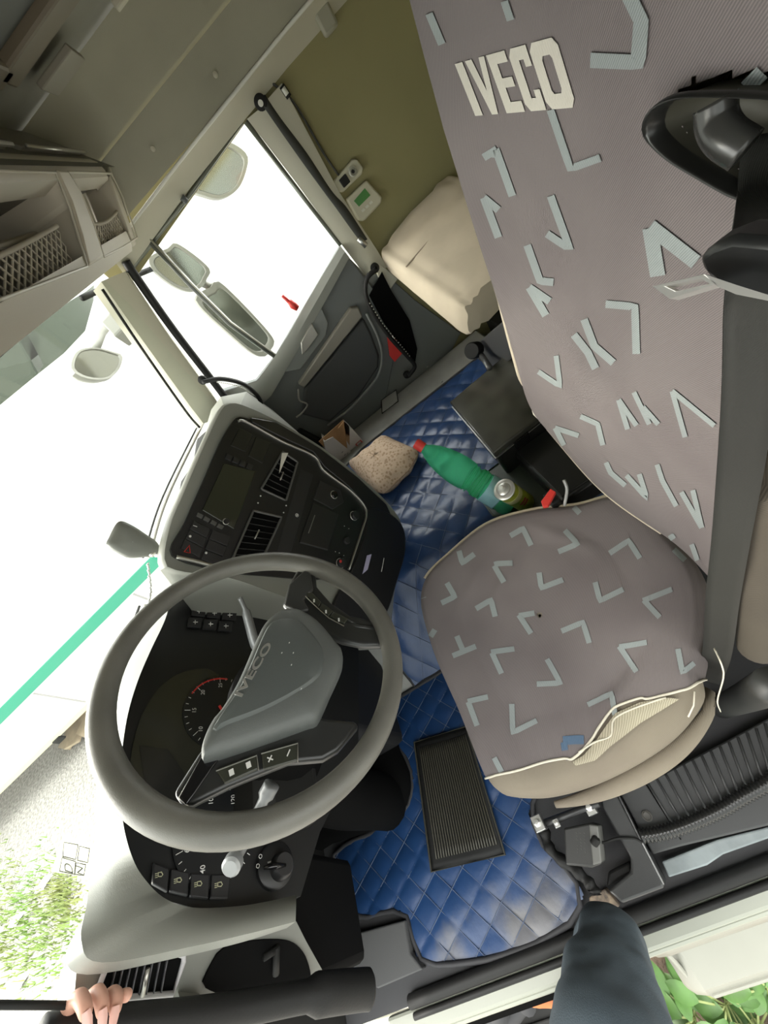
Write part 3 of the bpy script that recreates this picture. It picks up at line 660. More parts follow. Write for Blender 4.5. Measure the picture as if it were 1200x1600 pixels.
# vents
def vent(q, nsl, tab, along_u=True):
    fr_ = MB(); R = resample(spline([sp(*p, .007) for p in q], 4, True), 60, True)
    R = resample([sp(*p, .008) for p in q], 60, True)
    fr_.tube(R, .0035, 8, True); o = fr_.build('air_vent', mat('vent_frame', (.10, .10, .095), .35), dash, smooth=True)
    bk = MB(); bk.add([sp(*p, -.0) for p in q], [tuple(range(len(q)))]);
    bb = MB(); bb.prism([sp(*p, .0055) for p in q], -SN * .001); bb.build('vent_cavity', M['deep'], o)
    for i in range(1, nsl + 1):
        t = i / (nsl + 1)
        a = (q[0][0] + (q[3][0] - q[0][0]) * t, q[0][1] + (q[3][1] - q[0][1]) * t); b_ = (q[1][0] + (q[2][0] - q[1][0]) * t, q[1][1] + (q[2][1] - q[1][1]) * t)
        s_ = MB(); s_.tube([sp(*a, .007), sp(*b_, .007)], .0022, 6, flat=.5); s_.build('slat', mat('vent_slat', (.035, .035, .034), .35), o, smooth=True)
    tb_ = MB(); tb_.tube([sp(*tab[0], .011), sp(*tab[1], .011)], .0022, 6); tb_.build('vent_tab', M['silver'], o, smooth=True)
vent([(396, 798), (440, 808), (408, 878), (362, 876)], 7, ((405, 828), (398, 842)))
vent([(442, 706), (465, 722), (447, 782), (408, 764)], 6, ((443, 738), (438, 750)))
b = MB(); b.prism([sp(*p, .010) for p in ((440, 708), (450, 708), (436, 740))], SN * .002); b.build('paper_slip', mat('paper', (.7, .68, .6), .7), dash)
for x, y in ((407, 775), (403, 786), (447, 790), (443, 801), (464, 805)):
    b = MB(); b.lathe([(.0022, 0), (.0022, .001)], sp(x, y, .0065), SN, 12); b.build('indicator_dot', M['white_print'], dash)
b = MB(); b.tube([sp(464, 805, .007) + (Sh * math.cos(t) + Sv * math.sin(t)) * .005 for t in np.linspace(0, 6.283, 17)[:-1]], .0008, 5, True); b.build('round_mark', M['white_print'], dash)
# tacho / drawer panel
quad('tray_door', [(490, 784), (530, 803), (513, 860), (468, 848)], mat('tray_door', (.018, .018, .018), .4), .009, .012, .004)
b = MB(); b.tube([sp(492, 805, .010), sp(482, 833, .010)], .0013, 5); b.build('tray_mark', M['silver'], dash)
quad('centre_strip', [(470, 732), (490, 742), (456, 862), (430, 868)], mat('centre_strip', (.02, .02, .02), .5), .005, .004)
quad('socket_plate', [(500, 750), (532, 765), (538, 785), (520, 796), (490, 780)], btn, .007, .01, .004)
knobp(522, 773, .013, .006, 'power_socket', M['gloss_black'], 1)
knobp(553, 806, .0155, .014, 'heater_knob', btn, 1)
k2 = knobp(532, 880, .0155, .014, 'heater_knob', btn, 1)
b = MB(); b.lathe([(.005, 0), (.005, .001)], sp(532, 877, .0195), SN, 14); b.build('red_mark', M['red_print'], k2)
knobp(541, 845, .012, .008, 'fan_knob', btn, None)
for x, y in ((538, 822), (545, 826), (524, 862), (530, 864), (537, 868)):
    b = MB(); b.lathe([(.0015, 0), (.0015, .001)], sp(x, y, .0065), SN, 8); b.build('indicator_dot', M['white_print'], dash)

# passenger end of the dash, behind the stack
b = MB(); pe = [(350, 632), (345, 618), (360, 612), (395, 622), (430, 640), (452, 668)]
b.grid([[at(322, 668, 0, 1.95), at(330, 640, 0, 2.02), at(345, 620, 0, 2.08), at(385, 612, 0, 2.12), at(425, 640, 0, 2.13), at(450, 680, 0, 2.12), at(470, 720, 0, 2.12)],
        [at(320, 700, 0, 1.5), sp(332, 660, -.04), sp(350, 634, -.03), sp(375, 634, -.03), sp(430, 660, -.03), sp(500, 705, -.04), sp(560, 750, -.04)]])
b.build('passenger_end', M['dash_grey'], dash, smooth='auto')
b = MB(); b.box((1.3, .62, .55), (2.14, 1.0, .9)); b.build('glovebox_body', M['dark'], dash, bevel=.03)
# top shelf of the dash between stack and glass
b = MB(); rows = []
for x in np.linspace(.14, 2.05, 24):
    y1 = wsy(x, .87) - .005
    rows.append([(x, y1, .87), (x, y1 - .04, .89), (x, min(y1 - .05, .82), .93)])
b.grid(rows); b.build('dash_top', mat('dash_top', (.26, .26, .235), .5, bump=.2, bscale=600), dash, smooth='auto')

# driver side hood: moulded grey frame around the cluster recess
DN = V(1, 0, 0).cross(V(0, -.35, -1).normalized())
def q0(px, py, y=.74): return onp(px, py, V(.5, y, 1.0), DN)
pairs = [((252, 888), (275, 900)), ((238, 925), (268, 930)), ((232, 960), (258, 968)), ((216, 1000), (236, 1015)), ((188, 1045), (216, 1062)), ((166, 1095), (200, 1115)), ((155, 1160), (190, 1180)), ((151, 1230), (188, 1240)), ((150, 1290), (193, 1290)), ((143, 1350), (205, 1335)), ((136, 1410), (222, 1368)), ((127, 1470), (255, 1402)), ((160, 1504), (300, 1418)), ((300, 1479), (370, 1416)), ((400, 1456), (420, 1408)), ((462, 1440), (463, 1398))]
rows = []
for (o, i) in pairs:
    Pi = q0(*i); yo = .83 if o[1] < 1350 else .83 - .13 * min(1, (o[1] - 1350) / 120)
    if o[1] > 1500 or o[0] > 250 and o[1] > 1400: yo = .70
    Po = q0(*o, y=yo)
    md = Pi.lerp(Po, .45) + (CAM - Pi).normalized() * .012
    rows.append([Po + V(0, .05, -.03) if o[1] < 1450 else Po + V(-.004, .03, 0), Po, Po.lerp(md, .5) + (CAM - Pi).normalized() * .004, md, Pi + (CAM - Pi).normalized() * .003, Pi, Pi + V(0, .05, -.008)])
rr = [spline([rows[k][j] for k in range(len(rows))], 5) for j in range(7)]
b = MB(); b.grid(list(map(list, zip(*rr)))); b.build('cluster_hood', M['dash_grey'], dash, smooth='auto')
# side face under the hood with the door-side vent and a dark hollow
def s0(px, py, off=0):
    return onp(px, py, V(.235, .76, 1.0) + V(-.6, -.75, .1).normalized() * off, V(-.6, -.75, .1).normalized())
LN = V(-.6, -.75, .1).normalized()
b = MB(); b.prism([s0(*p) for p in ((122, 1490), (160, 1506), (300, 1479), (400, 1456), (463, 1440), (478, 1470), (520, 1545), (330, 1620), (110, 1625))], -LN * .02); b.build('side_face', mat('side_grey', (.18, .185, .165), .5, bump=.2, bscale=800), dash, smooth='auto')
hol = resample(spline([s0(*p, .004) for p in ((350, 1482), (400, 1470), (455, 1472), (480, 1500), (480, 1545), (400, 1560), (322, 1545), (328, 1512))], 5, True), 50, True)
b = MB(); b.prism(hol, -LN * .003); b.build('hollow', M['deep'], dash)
b = MB(); b.tube([s0(432, 1480, .012), s0(431, 1522, .012)], .006, 8); b.tube([s0(432, 1484, .012), s0(412, 1497, .012)], .005, 8); b.build('release_lever', M['dark'], dash, smooth=True)
vf = MB(); vq = [(165, 1514), (172, 1508), (278, 1490), (287, 1493), (287, 1502), (270, 1553), (160, 1562), (152, 1548)]
vf.tube([s0(*p, .006) for p in vq], .0038, 8, True); vo = vf.build('door_side_vent', mat('vent_lilac_grey', (.50, .49, .50), .4), dash, smooth=True)
bb = MB(); bb.prism([s0(*p, .003) for p in vq], LN * .001); bb.build('vent_cavity', M['deep'], vo)
for k in range(8):
    t = k / 8; x0 = 178 + 92 * t; s_ = MB(); s_.tube([s0(x0 + 3, 1512 - 17 * t, .006), s0(x0 - 8, 1558 - 4 * t, .006)], .0026, 6, flat=.5); s_.build('slat', mat('slat_grey', (.07, .07, .075), .4), vo, smooth=True)
s_ = MB(); s_.tube([s0(231, 1514, .011), s0(223, 1556, .011)], .0032, 8); s_.build('vent_tab', M['silver'], vo, smooth=True)

# instrument cluster recess
def c0(px, py, off=0): return onp(px, py, V(.5, .80, 1.0) + DNc * off, DN)
DNc = DN if DN.dot(CAM - V(.5, .8, 1.0)) > 0 else -DN
rec = [(262, 905), (250, 960), (228, 1015), (208, 1065), (194, 1120), (186, 1190), (185, 1250), (190, 1300), (202, 1345), (225, 1380), (262, 1408), (310, 1420), (370, 1420), (425, 1412), (470, 1400), (500, 1300), (560, 1180), (560, 1000), (470, 910), (360, 905)]
b = MB(); b.prism([c0(*p) for p in rec], -DNc * .02); b.build('cluster_face', M['panel_black'], dash, smooth='auto')
sc = MB(); R = resample(spline([c0(*p, .004) for p in ((205, 1180), (225, 1110), (265, 1060), (320, 1045), (350, 1070), (345, 1150), (310, 1230), (280, 1300), (230, 1290), (205, 1240))], 5, True), 60, True)
sc.prism(R, -DNc * .003); sc.build('cluster_lens', mat('cluster_lens', (.032, .032, .024), .15), dash)
rw = MB(); rw.prism([c0(*p, .006) for p in ((218, 1165), (262, 1170), (300, 1225), (285, 1290), (235, 1280))], -DNc * .002); rw.build('trip_display', mat('trip_display', (.022, .022, .02), .2), dash)
def dial(cx, cy, r, name, nums, a0, a1, red):
    ce = c0(cx, cy, .007); U = V(1, 0, 0); W = V(0, .35, 1).normalized()
    b = MB(); b.lathe([(r, 0), (r, .002), (r * .2, .002)], ce - DNc * .002, DNc, 48); o = b.build(name, mat('dial_face', (.012, .013, .014), .3), dash, smooth='auto')
    tk = MB(); n = 25
    for i in range(n):
        a = math.radians(a0 + (a1 - a0) * i / (n - 1)); d = U * math.cos(a) + W * math.sin(a); l = .012 if i % 4 == 0 else .006
        tk.tube([ce + d * (r * .96) + DNc * .002, ce + d * (r * .96 - l) + DNc * .002], .0007, 4)
    for k, s in enumerate(nums):
        a = math.radians(a0 + (a1 - a0) * k / (len(nums) - 1)); d = U * math.cos(a) + W * math.sin(a)
        put_text(tk, s, ce + d * (r * .72), U, W * .0085, DNc * .0025, 0, .01)
    tk.build('dial_marks', M['white_print'], o)
    rd = MB(); rd.tube([ce + (U * math.cos(math.radians(t)) + W * math.sin(math.radians(t))) * r * .93 + DNc * .002 for t in np.linspace(*red, 10)], .0018, 5)
    rd.build('red_zone', M['red_print'], o)
    nd = MB(); a = math.radians(a0 + (a1 - a0) * .03); d = U * math.cos(a) + W * math.sin(a); nd.tube([ce + DNc * .005 - d * .01, ce + d * r * .8 + DNc * .005], [.003, .0008], 6); nd.build('needle', M['red'], o)
dial(345, 1110, .082, 'rev_counter', ['0', '5', '10', '15', '20', '25', '30'], 220, -40, (60, -10))
dial(340, 1300, .078, 'speedometer', ['0', '20', '40', '60', '80', '100', '120'], 245, -30, (330, 290))
# switch block right of the cluster (3 columns x 3 rows) with pale top keys
Qb = [(305, 930), (400, 925), (380, 1002), (293, 988)]
Qb = [(352, 935), (392, 940), (385, 1000), (296, 990)]
for i in range(3):
    for j in range(3):
        xa = 318 + 24 * i - 6 * j; ya = 938 + 3 * i + 17 * j
        pts = [(xa - 11, ya - 8), (xa + 11, ya - 7), (xa + 8, ya + 8), (xa - 13, ya + 6)]
        b = MB(); b.prism([c0(*p, .010) for p in pts], -DNc * .008); o = b.build('switch', mat('switch_pale', (.36, .34, .28), .5) if j == 0 else btn, dash, bevel=.0015)
        if j or i: 
            mk = MB(); mk.tube([c0(xa - 4, ya, .011), c0(xa + 3, ya, .011)], .0011, 5); mk.tube([c0(xa - 1, ya - 3, .011), c0(xa - 1, ya + 3, .011)], .0009, 5); mk.build('switch_symbol', M['dark'] if j == 0 else M['white_print'], o)
# curved row of four lamp switches under the speedometer
row = [((240, 1347), (265, 1357), (262, 1394), (238, 1380)), ((268, 1357), (296, 1363), (294, 1400), (265, 1393)), ((299, 1364), (328, 1366), (326, 1404), (297, 1401)), ((331, 1366), (361, 1366), (357, 1404), (329, 1404))]
for q in row:
    b = MB(); b.prism([c0(*p, .012) for p in q], -DNc * .010); o = b.build('lamp_switch', btn, dash, bevel=.002)
    cx = sum(p[0] for p in q) / 4; cy = sum(p[1] for p in q) / 4 - 3; mk = MB()
    mk.tube([c0(cx - 4, cy - 3, .013), c0(cx + 1, cy - 4, .013), c0(cx + 3, cy, .013), c0(cx + 1, cy + 3, .013), c0(cx - 4, cy + 3, .013)], .0008, 5, True)
    for t in (-2, 1, 4): mk.tube([c0(cx - 5, cy + t, .013), c0(cx - 9, cy + t + 1, .013)], .0006, 4)
    mk.build('lamp_symbol', mat('symbol_yellow', (.6, .6, .4), .5), o)
# light switch: round plate and turning knob
kc = c0(430, 1352, .006)
b = MB(); b.lathe([(.036, -.01), (.036, .004), (.033, .006), (.005, .006)], kc, DNc, 36); o = b.build('light_switch', M['panel_black'], dash, smooth='auto')
b = MB(); b.lathe([(.022, 0), (.020, .018), (.017, .021), (.003, .021)], kc + DNc * .004 + (c0(436, 1356) - c0(430, 1352)), DNc, 30); kk = b.build('light_knob', btn, o, smooth='auto')
b = MB(); e1, e2 = c0(412, 1356, .03), c0(446, 1352, .03); b.tube([e1, e1.lerp(e2, .5) + DNc * .004, e2], [.003, .0055, .003], 8); b.build('grip', M['gloss_black'], kk, smooth=True)
b = MB(); b.tube([c0(418, 1348, .012), c0(424, 1346, .012)], .0012, 5)
for x, y in ((407, 1338), (403, 1353)): b.tube([c0(x, y, .012) + (V(1, 0, 0) * math.cos(t) + V(0, .35, 1).normalized() * math.sin(t)) * .003 for t in np.linspace(0, 6.283, 13)[:-1]], .0006, 4, True)
b.build('knob_marks', M['white_print'], o)

# steering column, shroud and stalks
col = root('steering_column', (.5, .9, 0), 'black steering column shroud with grey stalks behind the wheel', 'steering column')
b = MB(); ce = [V(.52, .50, 1.0), V(.52, .58, .93), V(.51, .70, .78), V(.50, .80, .58), V(.49, .87, .35), V(.49, .90, .12), V(.49, .92, .01)]
b.tube(spline(ce, 5), [.055 + .03 * min(1, i / 10) for i in range(31)], 20); b.build('shroud', M['deep'], col, smooth=True)
b = MB(); GP = resample(spline([at(*p, 2, .01) for p in ((470, 1120), (560, 1090), (600, 1120), (630, 1178), (644, 1215), (640, 1252), (620, 1280), (578, 1300), (520, 1318), (450, 1340))], 4, True), 60, True); gc_ = sum(GP, Vector()) / len(GP)
b.grid([[gc_ + (p - gc_) * s_ + V(0, .02 * (1 - s_), z) for p in GP] for s_, z in ((1, 0), (.98, .03), (.9, .06), (.6, .09), (.02, .10))], closedu=True); b.build('gaiter', M['deep'], col, smooth=True)
b = MB(); T = [at(375, 934, 1, .62), at(385, 958, 1, .62), at(398, 1005, 1, .60), at(415, 1040, 1, .57)]
b.tube(spline(T, 5), [.007] * 5 + [.013] * 6 + [.011] * 5, 12, flat=.6); b.build('right_stalk', mat('stalk_grey', (.16, .165, .165), .35), col, smooth=True)
b = MB(); T = [at(425, 1225, 1, .56), at(412, 1250, 1, .58), at(385, 1310, 1, .61), at(366, 1345, 1, .62)]
b.tube(spline(T, 5), [.014] * 5 + [.009] * 6 + [.009] * 5, 12); b.build('left_stalk', mat('stalk_grey', (.16, .165, .165), .35), col, smooth=True)
b = MB(); a_ = at(366, 1345, 1, .62); d_ = (T[-1] - T[-2]).normalized() * .6 + (CAM - a_).normalized() * .6; b.lathe([(.010, -.006), (.0145, 0), (.0145, .012), (.011, .016), (.002, .017)], a_, d_, 24); b.build('stalk_knob', mat('stalk_end', (.30, .31, .31), .3), col, smooth='auto')
b = MB(); b.box((.36, .66, .68), (.70, .82, .86)); b.build('column_cowl', M['dark'], col, bevel=.03, smooth='auto')
b = MB(); b.hexa([(.14, .98, .2), (.36, .98, .2), (.36, 1.2, .2), (.14, 1.2, .2)], [(.14, .80, .72), (.36, .76, .74), (.36, 1.0, .74), (.14, 1.0, .72)]); b.build('knee_panel', M['deep'], dash, bevel=.02, smooth='auto')
b = MB(); b.box((.60, .72, .1), (1.0, .96, .80)); b.build('lower_console', mat('lower_console', (.008, .008, .009), .6), dash, bevel=.03, smooth='auto')

# ================================================================ STEERING WHEEL
W0 = V(.521, .447, 1.06); WN = V(0, -.674, .739).normalized(); wu = V(1, 0, 0); wv = WN.cross(wu)
WM = Matrix(((wu.x, wv.x, WN.x, W0.x), (wu.y, wv.y, WN.y, W0.y), (wu.z, wv.z, WN.z, W0.z), (0, 0, 0, 1)))
WR = WM @ Matrix.Rotation(math.radians(-32), 4, 'Z'); WI = WR.inverted()
wh = root('steering_wheel', W0, 'grey leather steering wheel with four spokes, turned to the right', 'steering wheel', mtx=WR)
def wl(px, py, z=0):
    p = onp(px, py, W0 + WN * z, WN); q = WI @ p; return V(q.x, q.y, z)
def wc(x, y, z=0):   # crop pixel of the enlarged view
    return wl(150 + x / 2.4, 870 + y / 2.4, z)
b = MB(); n = 96
b.tube([V(.225 * math.cos(2 * math.pi * i / n), .225 * math.sin(2 * math.pi * i / n), 0) for i in range(n)], [.0185 + .0015 * math.cos(4 * math.pi * i / n) for i in range(n)], 20, True)
b.build('rim', M['rim'], wh, smooth=True, local=True)
def wprism(name, pts, z0, z1, m, bev=.004, par=None, flat=False):
    b = MB(); P = [wc(x, y, z0) for x, y in pts]; b.prism(P, V(0, 0, z1 - z0)); return b.build(name, m, par or wh, bevel=bev, smooth='auto', local=True, seg=3)
spk = mat('spoke_black', (.03, .031, .03), .3)
wprism('right_spoke', [(700, 200), (728, 115), (765, 50), (790, 40), (822, 60), (828, 130), (880, 190), (950, 238), (1060, 262), (1075, 350), (1000, 352), (920, 335), (850, 300), (760, 260)], -.022, -.004, spk, .006)
wprism('left_spoke', [(400, 740), (300, 900), (330, 945), (372, 945), (430, 915), (500, 880), (600, 838), (720, 790), (850, 778), (905, 745), (985, 650), (965, 632), (870, 622), (780, 610), (560, 680)], -.022, -.004, spk, .006)
wprism('spoke_trim', [(395, 752), (312, 905), (340, 935), (372, 890), (440, 790), (470, 752)], -.004, .0, M['gloss_black'], .003)
wprism('right_spoke_cover', [(724, 110), (782, 58), (806, 72), (815, 130), (780, 170), (800, 205), (765, 215), (705, 190)], -.004, .004, mat('spoke_mid', (.045, .046, .045), .35), .004)
b = MB(); b.tube([wc(x, y, -.002) for x, y in ((395, 755), (312, 905), (345, 937))], .0012, 6); b.build('chrome_edge', M['chrome'], wh, smooth=True, local=True)
gk = mat('key_green_black', (.04, .042, .032), .25)
k1 = wprism('wheel_keys', [(450, 803), (603, 745), (610, 800), (484, 856)], -.004, .002, gk, .002)
k2 = wprism('wheel_keys', [(620, 740), (757, 700), (757, 768), (628, 805)], -.004, .002, gk, .002)
b = MB()
for a in ([(450, 803), (603, 745), (610, 800)], [(620, 738), (757, 699), (757, 770)]): b.tube([wc(x, y, .003) for x, y in a], .0009, 5)
b.build('key_edge', M['silver'], k1, local=True)
b = MB()
for x, y, s in ((508, 808, 'd'), (572, 780, 'd'), (653, 757, '+'), (722, 735, '-')):
    c_ = wc(x, y, .0035)
    if s == 'd': b.obox(c_, V(.0028, .0028, 0), V(-.0022, .0022, 0), V(0, 0, .0003))
    else:
        b.obox(c_, V(.0045, 0, 0), V(0, .0008, 0), V(0, 0, .0003))
        if s == '+': b.obox(c_, V(.0008, 0, 0), V(0, .0045, 0), V(0, 0, .0003))
b.build('key_symbols', M['white_print'], k2, local=True)
kr = [((783, 145), (808, 140), (845, 178), (835, 195)), ((838, 200), (850, 182), (890, 212), (872, 228)), ((876, 232), (892, 214), (945, 240), (930, 258))]
for q in kr:
    o = wprism('wheel_keys', q, -.004, .004, gk, .0015)
    b = MB(); c_ = wc(sum(p[0] for p in q) / 4, sum(p[1] for p in q) / 4, .0045); b.obox(c_, V(.0035, .0015, 0), V(-.0006, .0014, 0), V(0, 0, .0002)); b.build('key_symbols', M['white_print'], o, local=True)
b = MB(); b.tube([wc(x, y, .003) for x, y in ((783, 146), (835, 196), (874, 230), (930, 260))], .0009, 5); b.build('key_edge', M['silver'], wh, local=True)
b = MB(); b.tube([wc(x, y, -.008) for x, y in ((935, 242), (980, 262), (1050, 272))], .006, 8); b.build('spoke_rib', spk, wh, smooth=True, local=True)
# hub pad: domed, with a raised upper field and a bevelled lower field
hubp = [(390, 742), (395, 695), (425, 625), (462, 580), (530, 468), (598, 312), (632, 246), (668, 212), (705, 190), (760, 190), (830, 232), (905, 318), (924, 345), (924, 400), (880, 500), (832, 604), (790, 622), (600, 690), (412, 750)]
HP = resample(spline([wc(x, y, .022) for x, y in hubp], 4, True), 110, True); hc = sum(HP, Vector()) / len(HP)
b = MB(); rows = []
for s_, z in ((.97, -.02), (1.0, -.004), (1.0, .010), (.985, .019), (.95, .025), (.86, .029), (.7, .032), (.5, .034), (.25, .035), (.01, .035)):
    rows.append([V(hc.x + (p.x - hc.x) * s_, hc.y + (p.y - hc.y) * s_, z) for p in HP])
b.grid(rows, closedu=True); b.build('hub_pad', M['hub'], wh, smooth='auto', local=True)
b = MB(); up_ = [wc(x, y, .033) for x, y in ((440, 640), (545, 480), (625, 300), (655, 250), (700, 232), (760, 240), (820, 300), (852, 360), (845, 430), (800, 480), (700, 540), (600, 588), (500, 625))]
U2 = resample(spline(up_, 5, True), 70, True); uc = sum(U2, Vector()) / len(U2)
b.grid([[V(uc.x + (p.x - uc.x) * s_, uc.y + (p.y - uc.y) * s_, z) for p in U2] for s_, z in ((1.04, .020), (1.0, .0335), (.93, .0375), (.6, .0385), (.01, .039))], closedu=True)
b.build('hub_insert', mat('hub_insert', (.10, .112, .108), .5, bump=.5, bscale=1200, bdist=.0006), wh, smooth='auto', local=True)
b = MB(); vs, fs = text2d('IVECO', .03); A = wc(541, 505, .040); B = wc(642, 335, .040); U = (B - A).normalized(); Wd = V(-U.y, U.x, 0); ln = (B - A).length
wd = max(v.x for v in vs) * 2
ch = 'IVECO'
P = [(A + B) / 2 + U * (v.x * (ln + .012) / wd) + Wd * (v.y * .0125) for v in vs]
b.add(P, fs); k = len(P)
o = b.build('badge_letters', M['chrome'], wh, local=True); md = o.modifiers.new('s', 'SOLIDIFY'); md.thickness = .002
# scuffs
b = MB()
for x, y in ((697, 360), (740, 360), (725, 322), (733, 405), (770, 495)):
    c_ = wc(x, y, .0393); b.obox(c_, V(.0011, 0, 0), V(0, .0006, 0), V(0, 0, .0003))
b.build('scuff', M['white_print'], wh, local=True)
# ================================================================ DRIVER'S SEAT
seat = root('driver_seat', (.56, .05, 0), "driver's seat in a dark cover with grey tick marks, torn at the front corner", 'seat')
out_px = [(657, 930), (668, 900), (700, 868), (760, 820), (830, 798), (900, 790), (985, 775), (1060, 845), (1100, 900), (1112, 975), (1098, 1050), (1100, 1085), (1060, 1140), (1000, 1185), (920, 1225), (850, 1245), (800, 1246), (770, 1235), (748, 1195), (715, 1110), (680, 1030), (660, 965)]
ZC = .585
O2 = resample(spline([at(x, y, 2, ZC - .02) for x, y in out_px], 6, True), 200, True)
cc = sum(O2, Vector()) / len(O2)
def cush(s, z, dome=0): return [V(cc.x + (p.x - cc.x) * s, cc.y + (p.y - cc.y) * s, z) for p in O2]
def ctop0(p):  # dished seat surface with raised side bolsters
    dx = (p.x - cc.x) / .27; return -.012 * (1 - min(1, dx * dx)) + .006 * math.sin(9 * p.x + 2) * math.sin(7 * p.y) * .5
prof = [(.86, .43), (.95, .435), (.985, .455), (1.0, .49), (1.0, .53), (.985, .56), (.955, .577), (.91, .586), (.86, .589), (.8, .59)]
prof += [(.8 - .04 * k, .59) for k in range(1, 20)] + [(.01, .59)]
def ctop(p):  # plus the pulled creases of the loose cover
    z = ctop0(p)
    for (ax0, ay0, bx0, by0, w_, h_) in ((.74, -.02, .60, .16, .022, .006), (.78, .03, .66, .22, .020, .005), (.40, -.10, .34, .06, .018, -.010), (.62, -.14, .78, -.06, .02, .007), (.45, .18, .62, .20, .03, .004)):
        dx_, dy_ = bx0 - ax0, by0 - ay0; L2_ = dx_ * dx_ + dy_ * dy_; t_ = max(0, min(1, ((p.x - ax0) * dx_ + (p.y - ay0) * dy_) / L2_)); d2 = (p.x - ax0 - t_ * dx_) ** 2 + (p.y - ay0 - t_ * dy_) ** 2
        z += h_ * math.exp(-d2 / (w_ * w_)) * math.sin(math.pi * (.1 + .8 * t_))
    return z
def cushrows(pr, off=0, inner=True):
    R = []
    for s, z in pr:
        r = cush(s + off * 3, z + (off if s < .97 else 0))
        if s < .9: r = [V(p.x, p.y, p.z + ctop(p) * min(1, (.9 - s) / .3)) for p in r]
        R.append(r)
    return R
b = MB(); b.grid(cushrows(prof), closedu=True); b.build('cushion', M['seat_beige'], seat, smooth=True)
# fabric cover: everything except the torn-away front corner
tear = [(700, 1245), (742, 1222), (752, 1219), (775, 1212), (812, 1204), (850, 1192), (882, 1186), (893, 1187), (908, 1176), (925, 1156), (936, 1138), (955, 1112), (968, 1103), (1000, 1092), (1012, 1093), (1045, 1085), (1075, 1076), (1092, 1066), (1108, 1060), (1150, 1050)]
def tear_y(x):
    for a, c in zip(tear, tear[1:]):
        if a[0] <= x <= c[0]: return a[1] + (c[1] - a[1]) * (x - a[0]) / (c[0] - a[0])
    return 9999 if x < tear[0][0] else 1050
def px_of(p):
    d = p - CAM; v = d.x * CR + d.y * CF + d.z * CU; return 600 + FPX * v.x / v.z, 800 + FPX * v.y / v.z
fp_ = prof[2:]; fine = []
for a, c in zip(fp_, fp_[1:]):
    for k in range(4): fine.append((a[0] + (c[0] - a[0]) * k / 4, a[1] + (c[1] - a[1]) * k / 4))
fine.append(fp_[-1])
rows = cushrows(fine, .0035)
OO = []
for r in rows: OO.append(resample(r, 400, True))
b = MB(); nrow = len(OO); m_ = 400; vs = [p for r in OO for p in r]
pxs = [px_of(p) for p in vs]
# pull vertices lying just below the tear up onto it so that the edge is clean
keepv = [py < tear_y(px) for px, py in pxs]
fs = []
for i in range(nrow - 1):
    for j in range(m_):
        f = (i * m_ + j, i * m_ + (j + 1) % m_, (i + 1) * m_ + (j + 1) % m_, (i + 1) * m_ + j)
        if not any(keepv[q] for q in f): continue
        cx_ = sum(pxs[q][0] for q in f) / 4; cy_ = sum(pxs[q][1] for q in f) / 4
        if cy_ < tear_y(cx_): fs.append(f)
used = set(q for f in fs for q in f); ren = {}; nv = []
for q in sorted(used): ren[q] = len(nv); nv.append(vs[q])
b.add(nv, [[ren[q] for q in f] for f in fs])
bvh = BVHTree.FromPolygons([tuple(p) for p in vs], [tuple([i * m_ + j, i * m_ + (j + 1) % m_, (i + 1) * m_ + (j + 1) % m_, (i + 1) * m_ + j]) for i in range(nrow - 1) for j in range(m_)])
def zz(x, y): return (600 + x / 2, 700 + y / 2)   # from the enlarged cushion view
marks = [[(395, 275), (435, 252), (460, 305)], [(565, 258), (605, 300), (545, 325)], [(705, 330), (765, 290), (800, 345)], [(345, 365), (355, 362), (402, 360)], [(345, 368), (375, 420)],
         [(235, 322), (245, 360), (283, 332)], [(197, 422), (222, 465), (180, 485)], [(288, 503), (335, 475), (348, 527)], [(485, 390), (492, 438), (560, 412)], [(422, 525), (495, 512)], [(422, 522), (460, 580)],
         [(660, 420), (675, 478), (748, 442)], [(810, 478), (900, 442)], [(812, 476), (862, 530)], [(555, 573), (622, 545), (642, 610)], [(735, 622), (822, 608)], [(735, 620), (790, 700)],
         [(918, 628), (932, 702), (968, 672)], [(335, 638), (408, 628)], [(338, 640), (368, 705)], [(510, 660), (552, 735), (478, 738)], [(180, 740), (192, 708), (210, 780)], [(262, 792), (325, 778)], [(264, 794), (292, 868)],
         [(400, 800), (403, 890), (478, 852)], [(637, 803), (712, 768), (722, 835)], [(345, 968), (368, 1012)], [(140, 600), (160, 568)], [(130, 548), (142, 600)], [(215, 650), (288, 620)], [(590, 182), (612, 205)], [(300, 252), (335, 240)], [(905, 318), (940, 352)], [(260, 935), (268, 945)], [(120, 455), (125, 470)], [(228, 588), (250, 640)]]
for m in marks:
    strip_px(b, bvh, [zz(*p) for p in m], 8.5, .0014, 1)
strip_px(b, bvh, [zz(*p) for p in ((560, 915), (600, 912), (625, 912))], 14, .0014, 2); strip_px(b, bvh, [zz(*p) for p in ((562, 920), (566, 945))], 10, .0014, 2)
M['mark_blue'] = weave('seat_mark_blue', (.10, .17, .25), (.07, .11, .18), 260)
b.build('cushion_cover', [M['cover'], M['mark'], M['mark_blue']], seat, smooth=True)
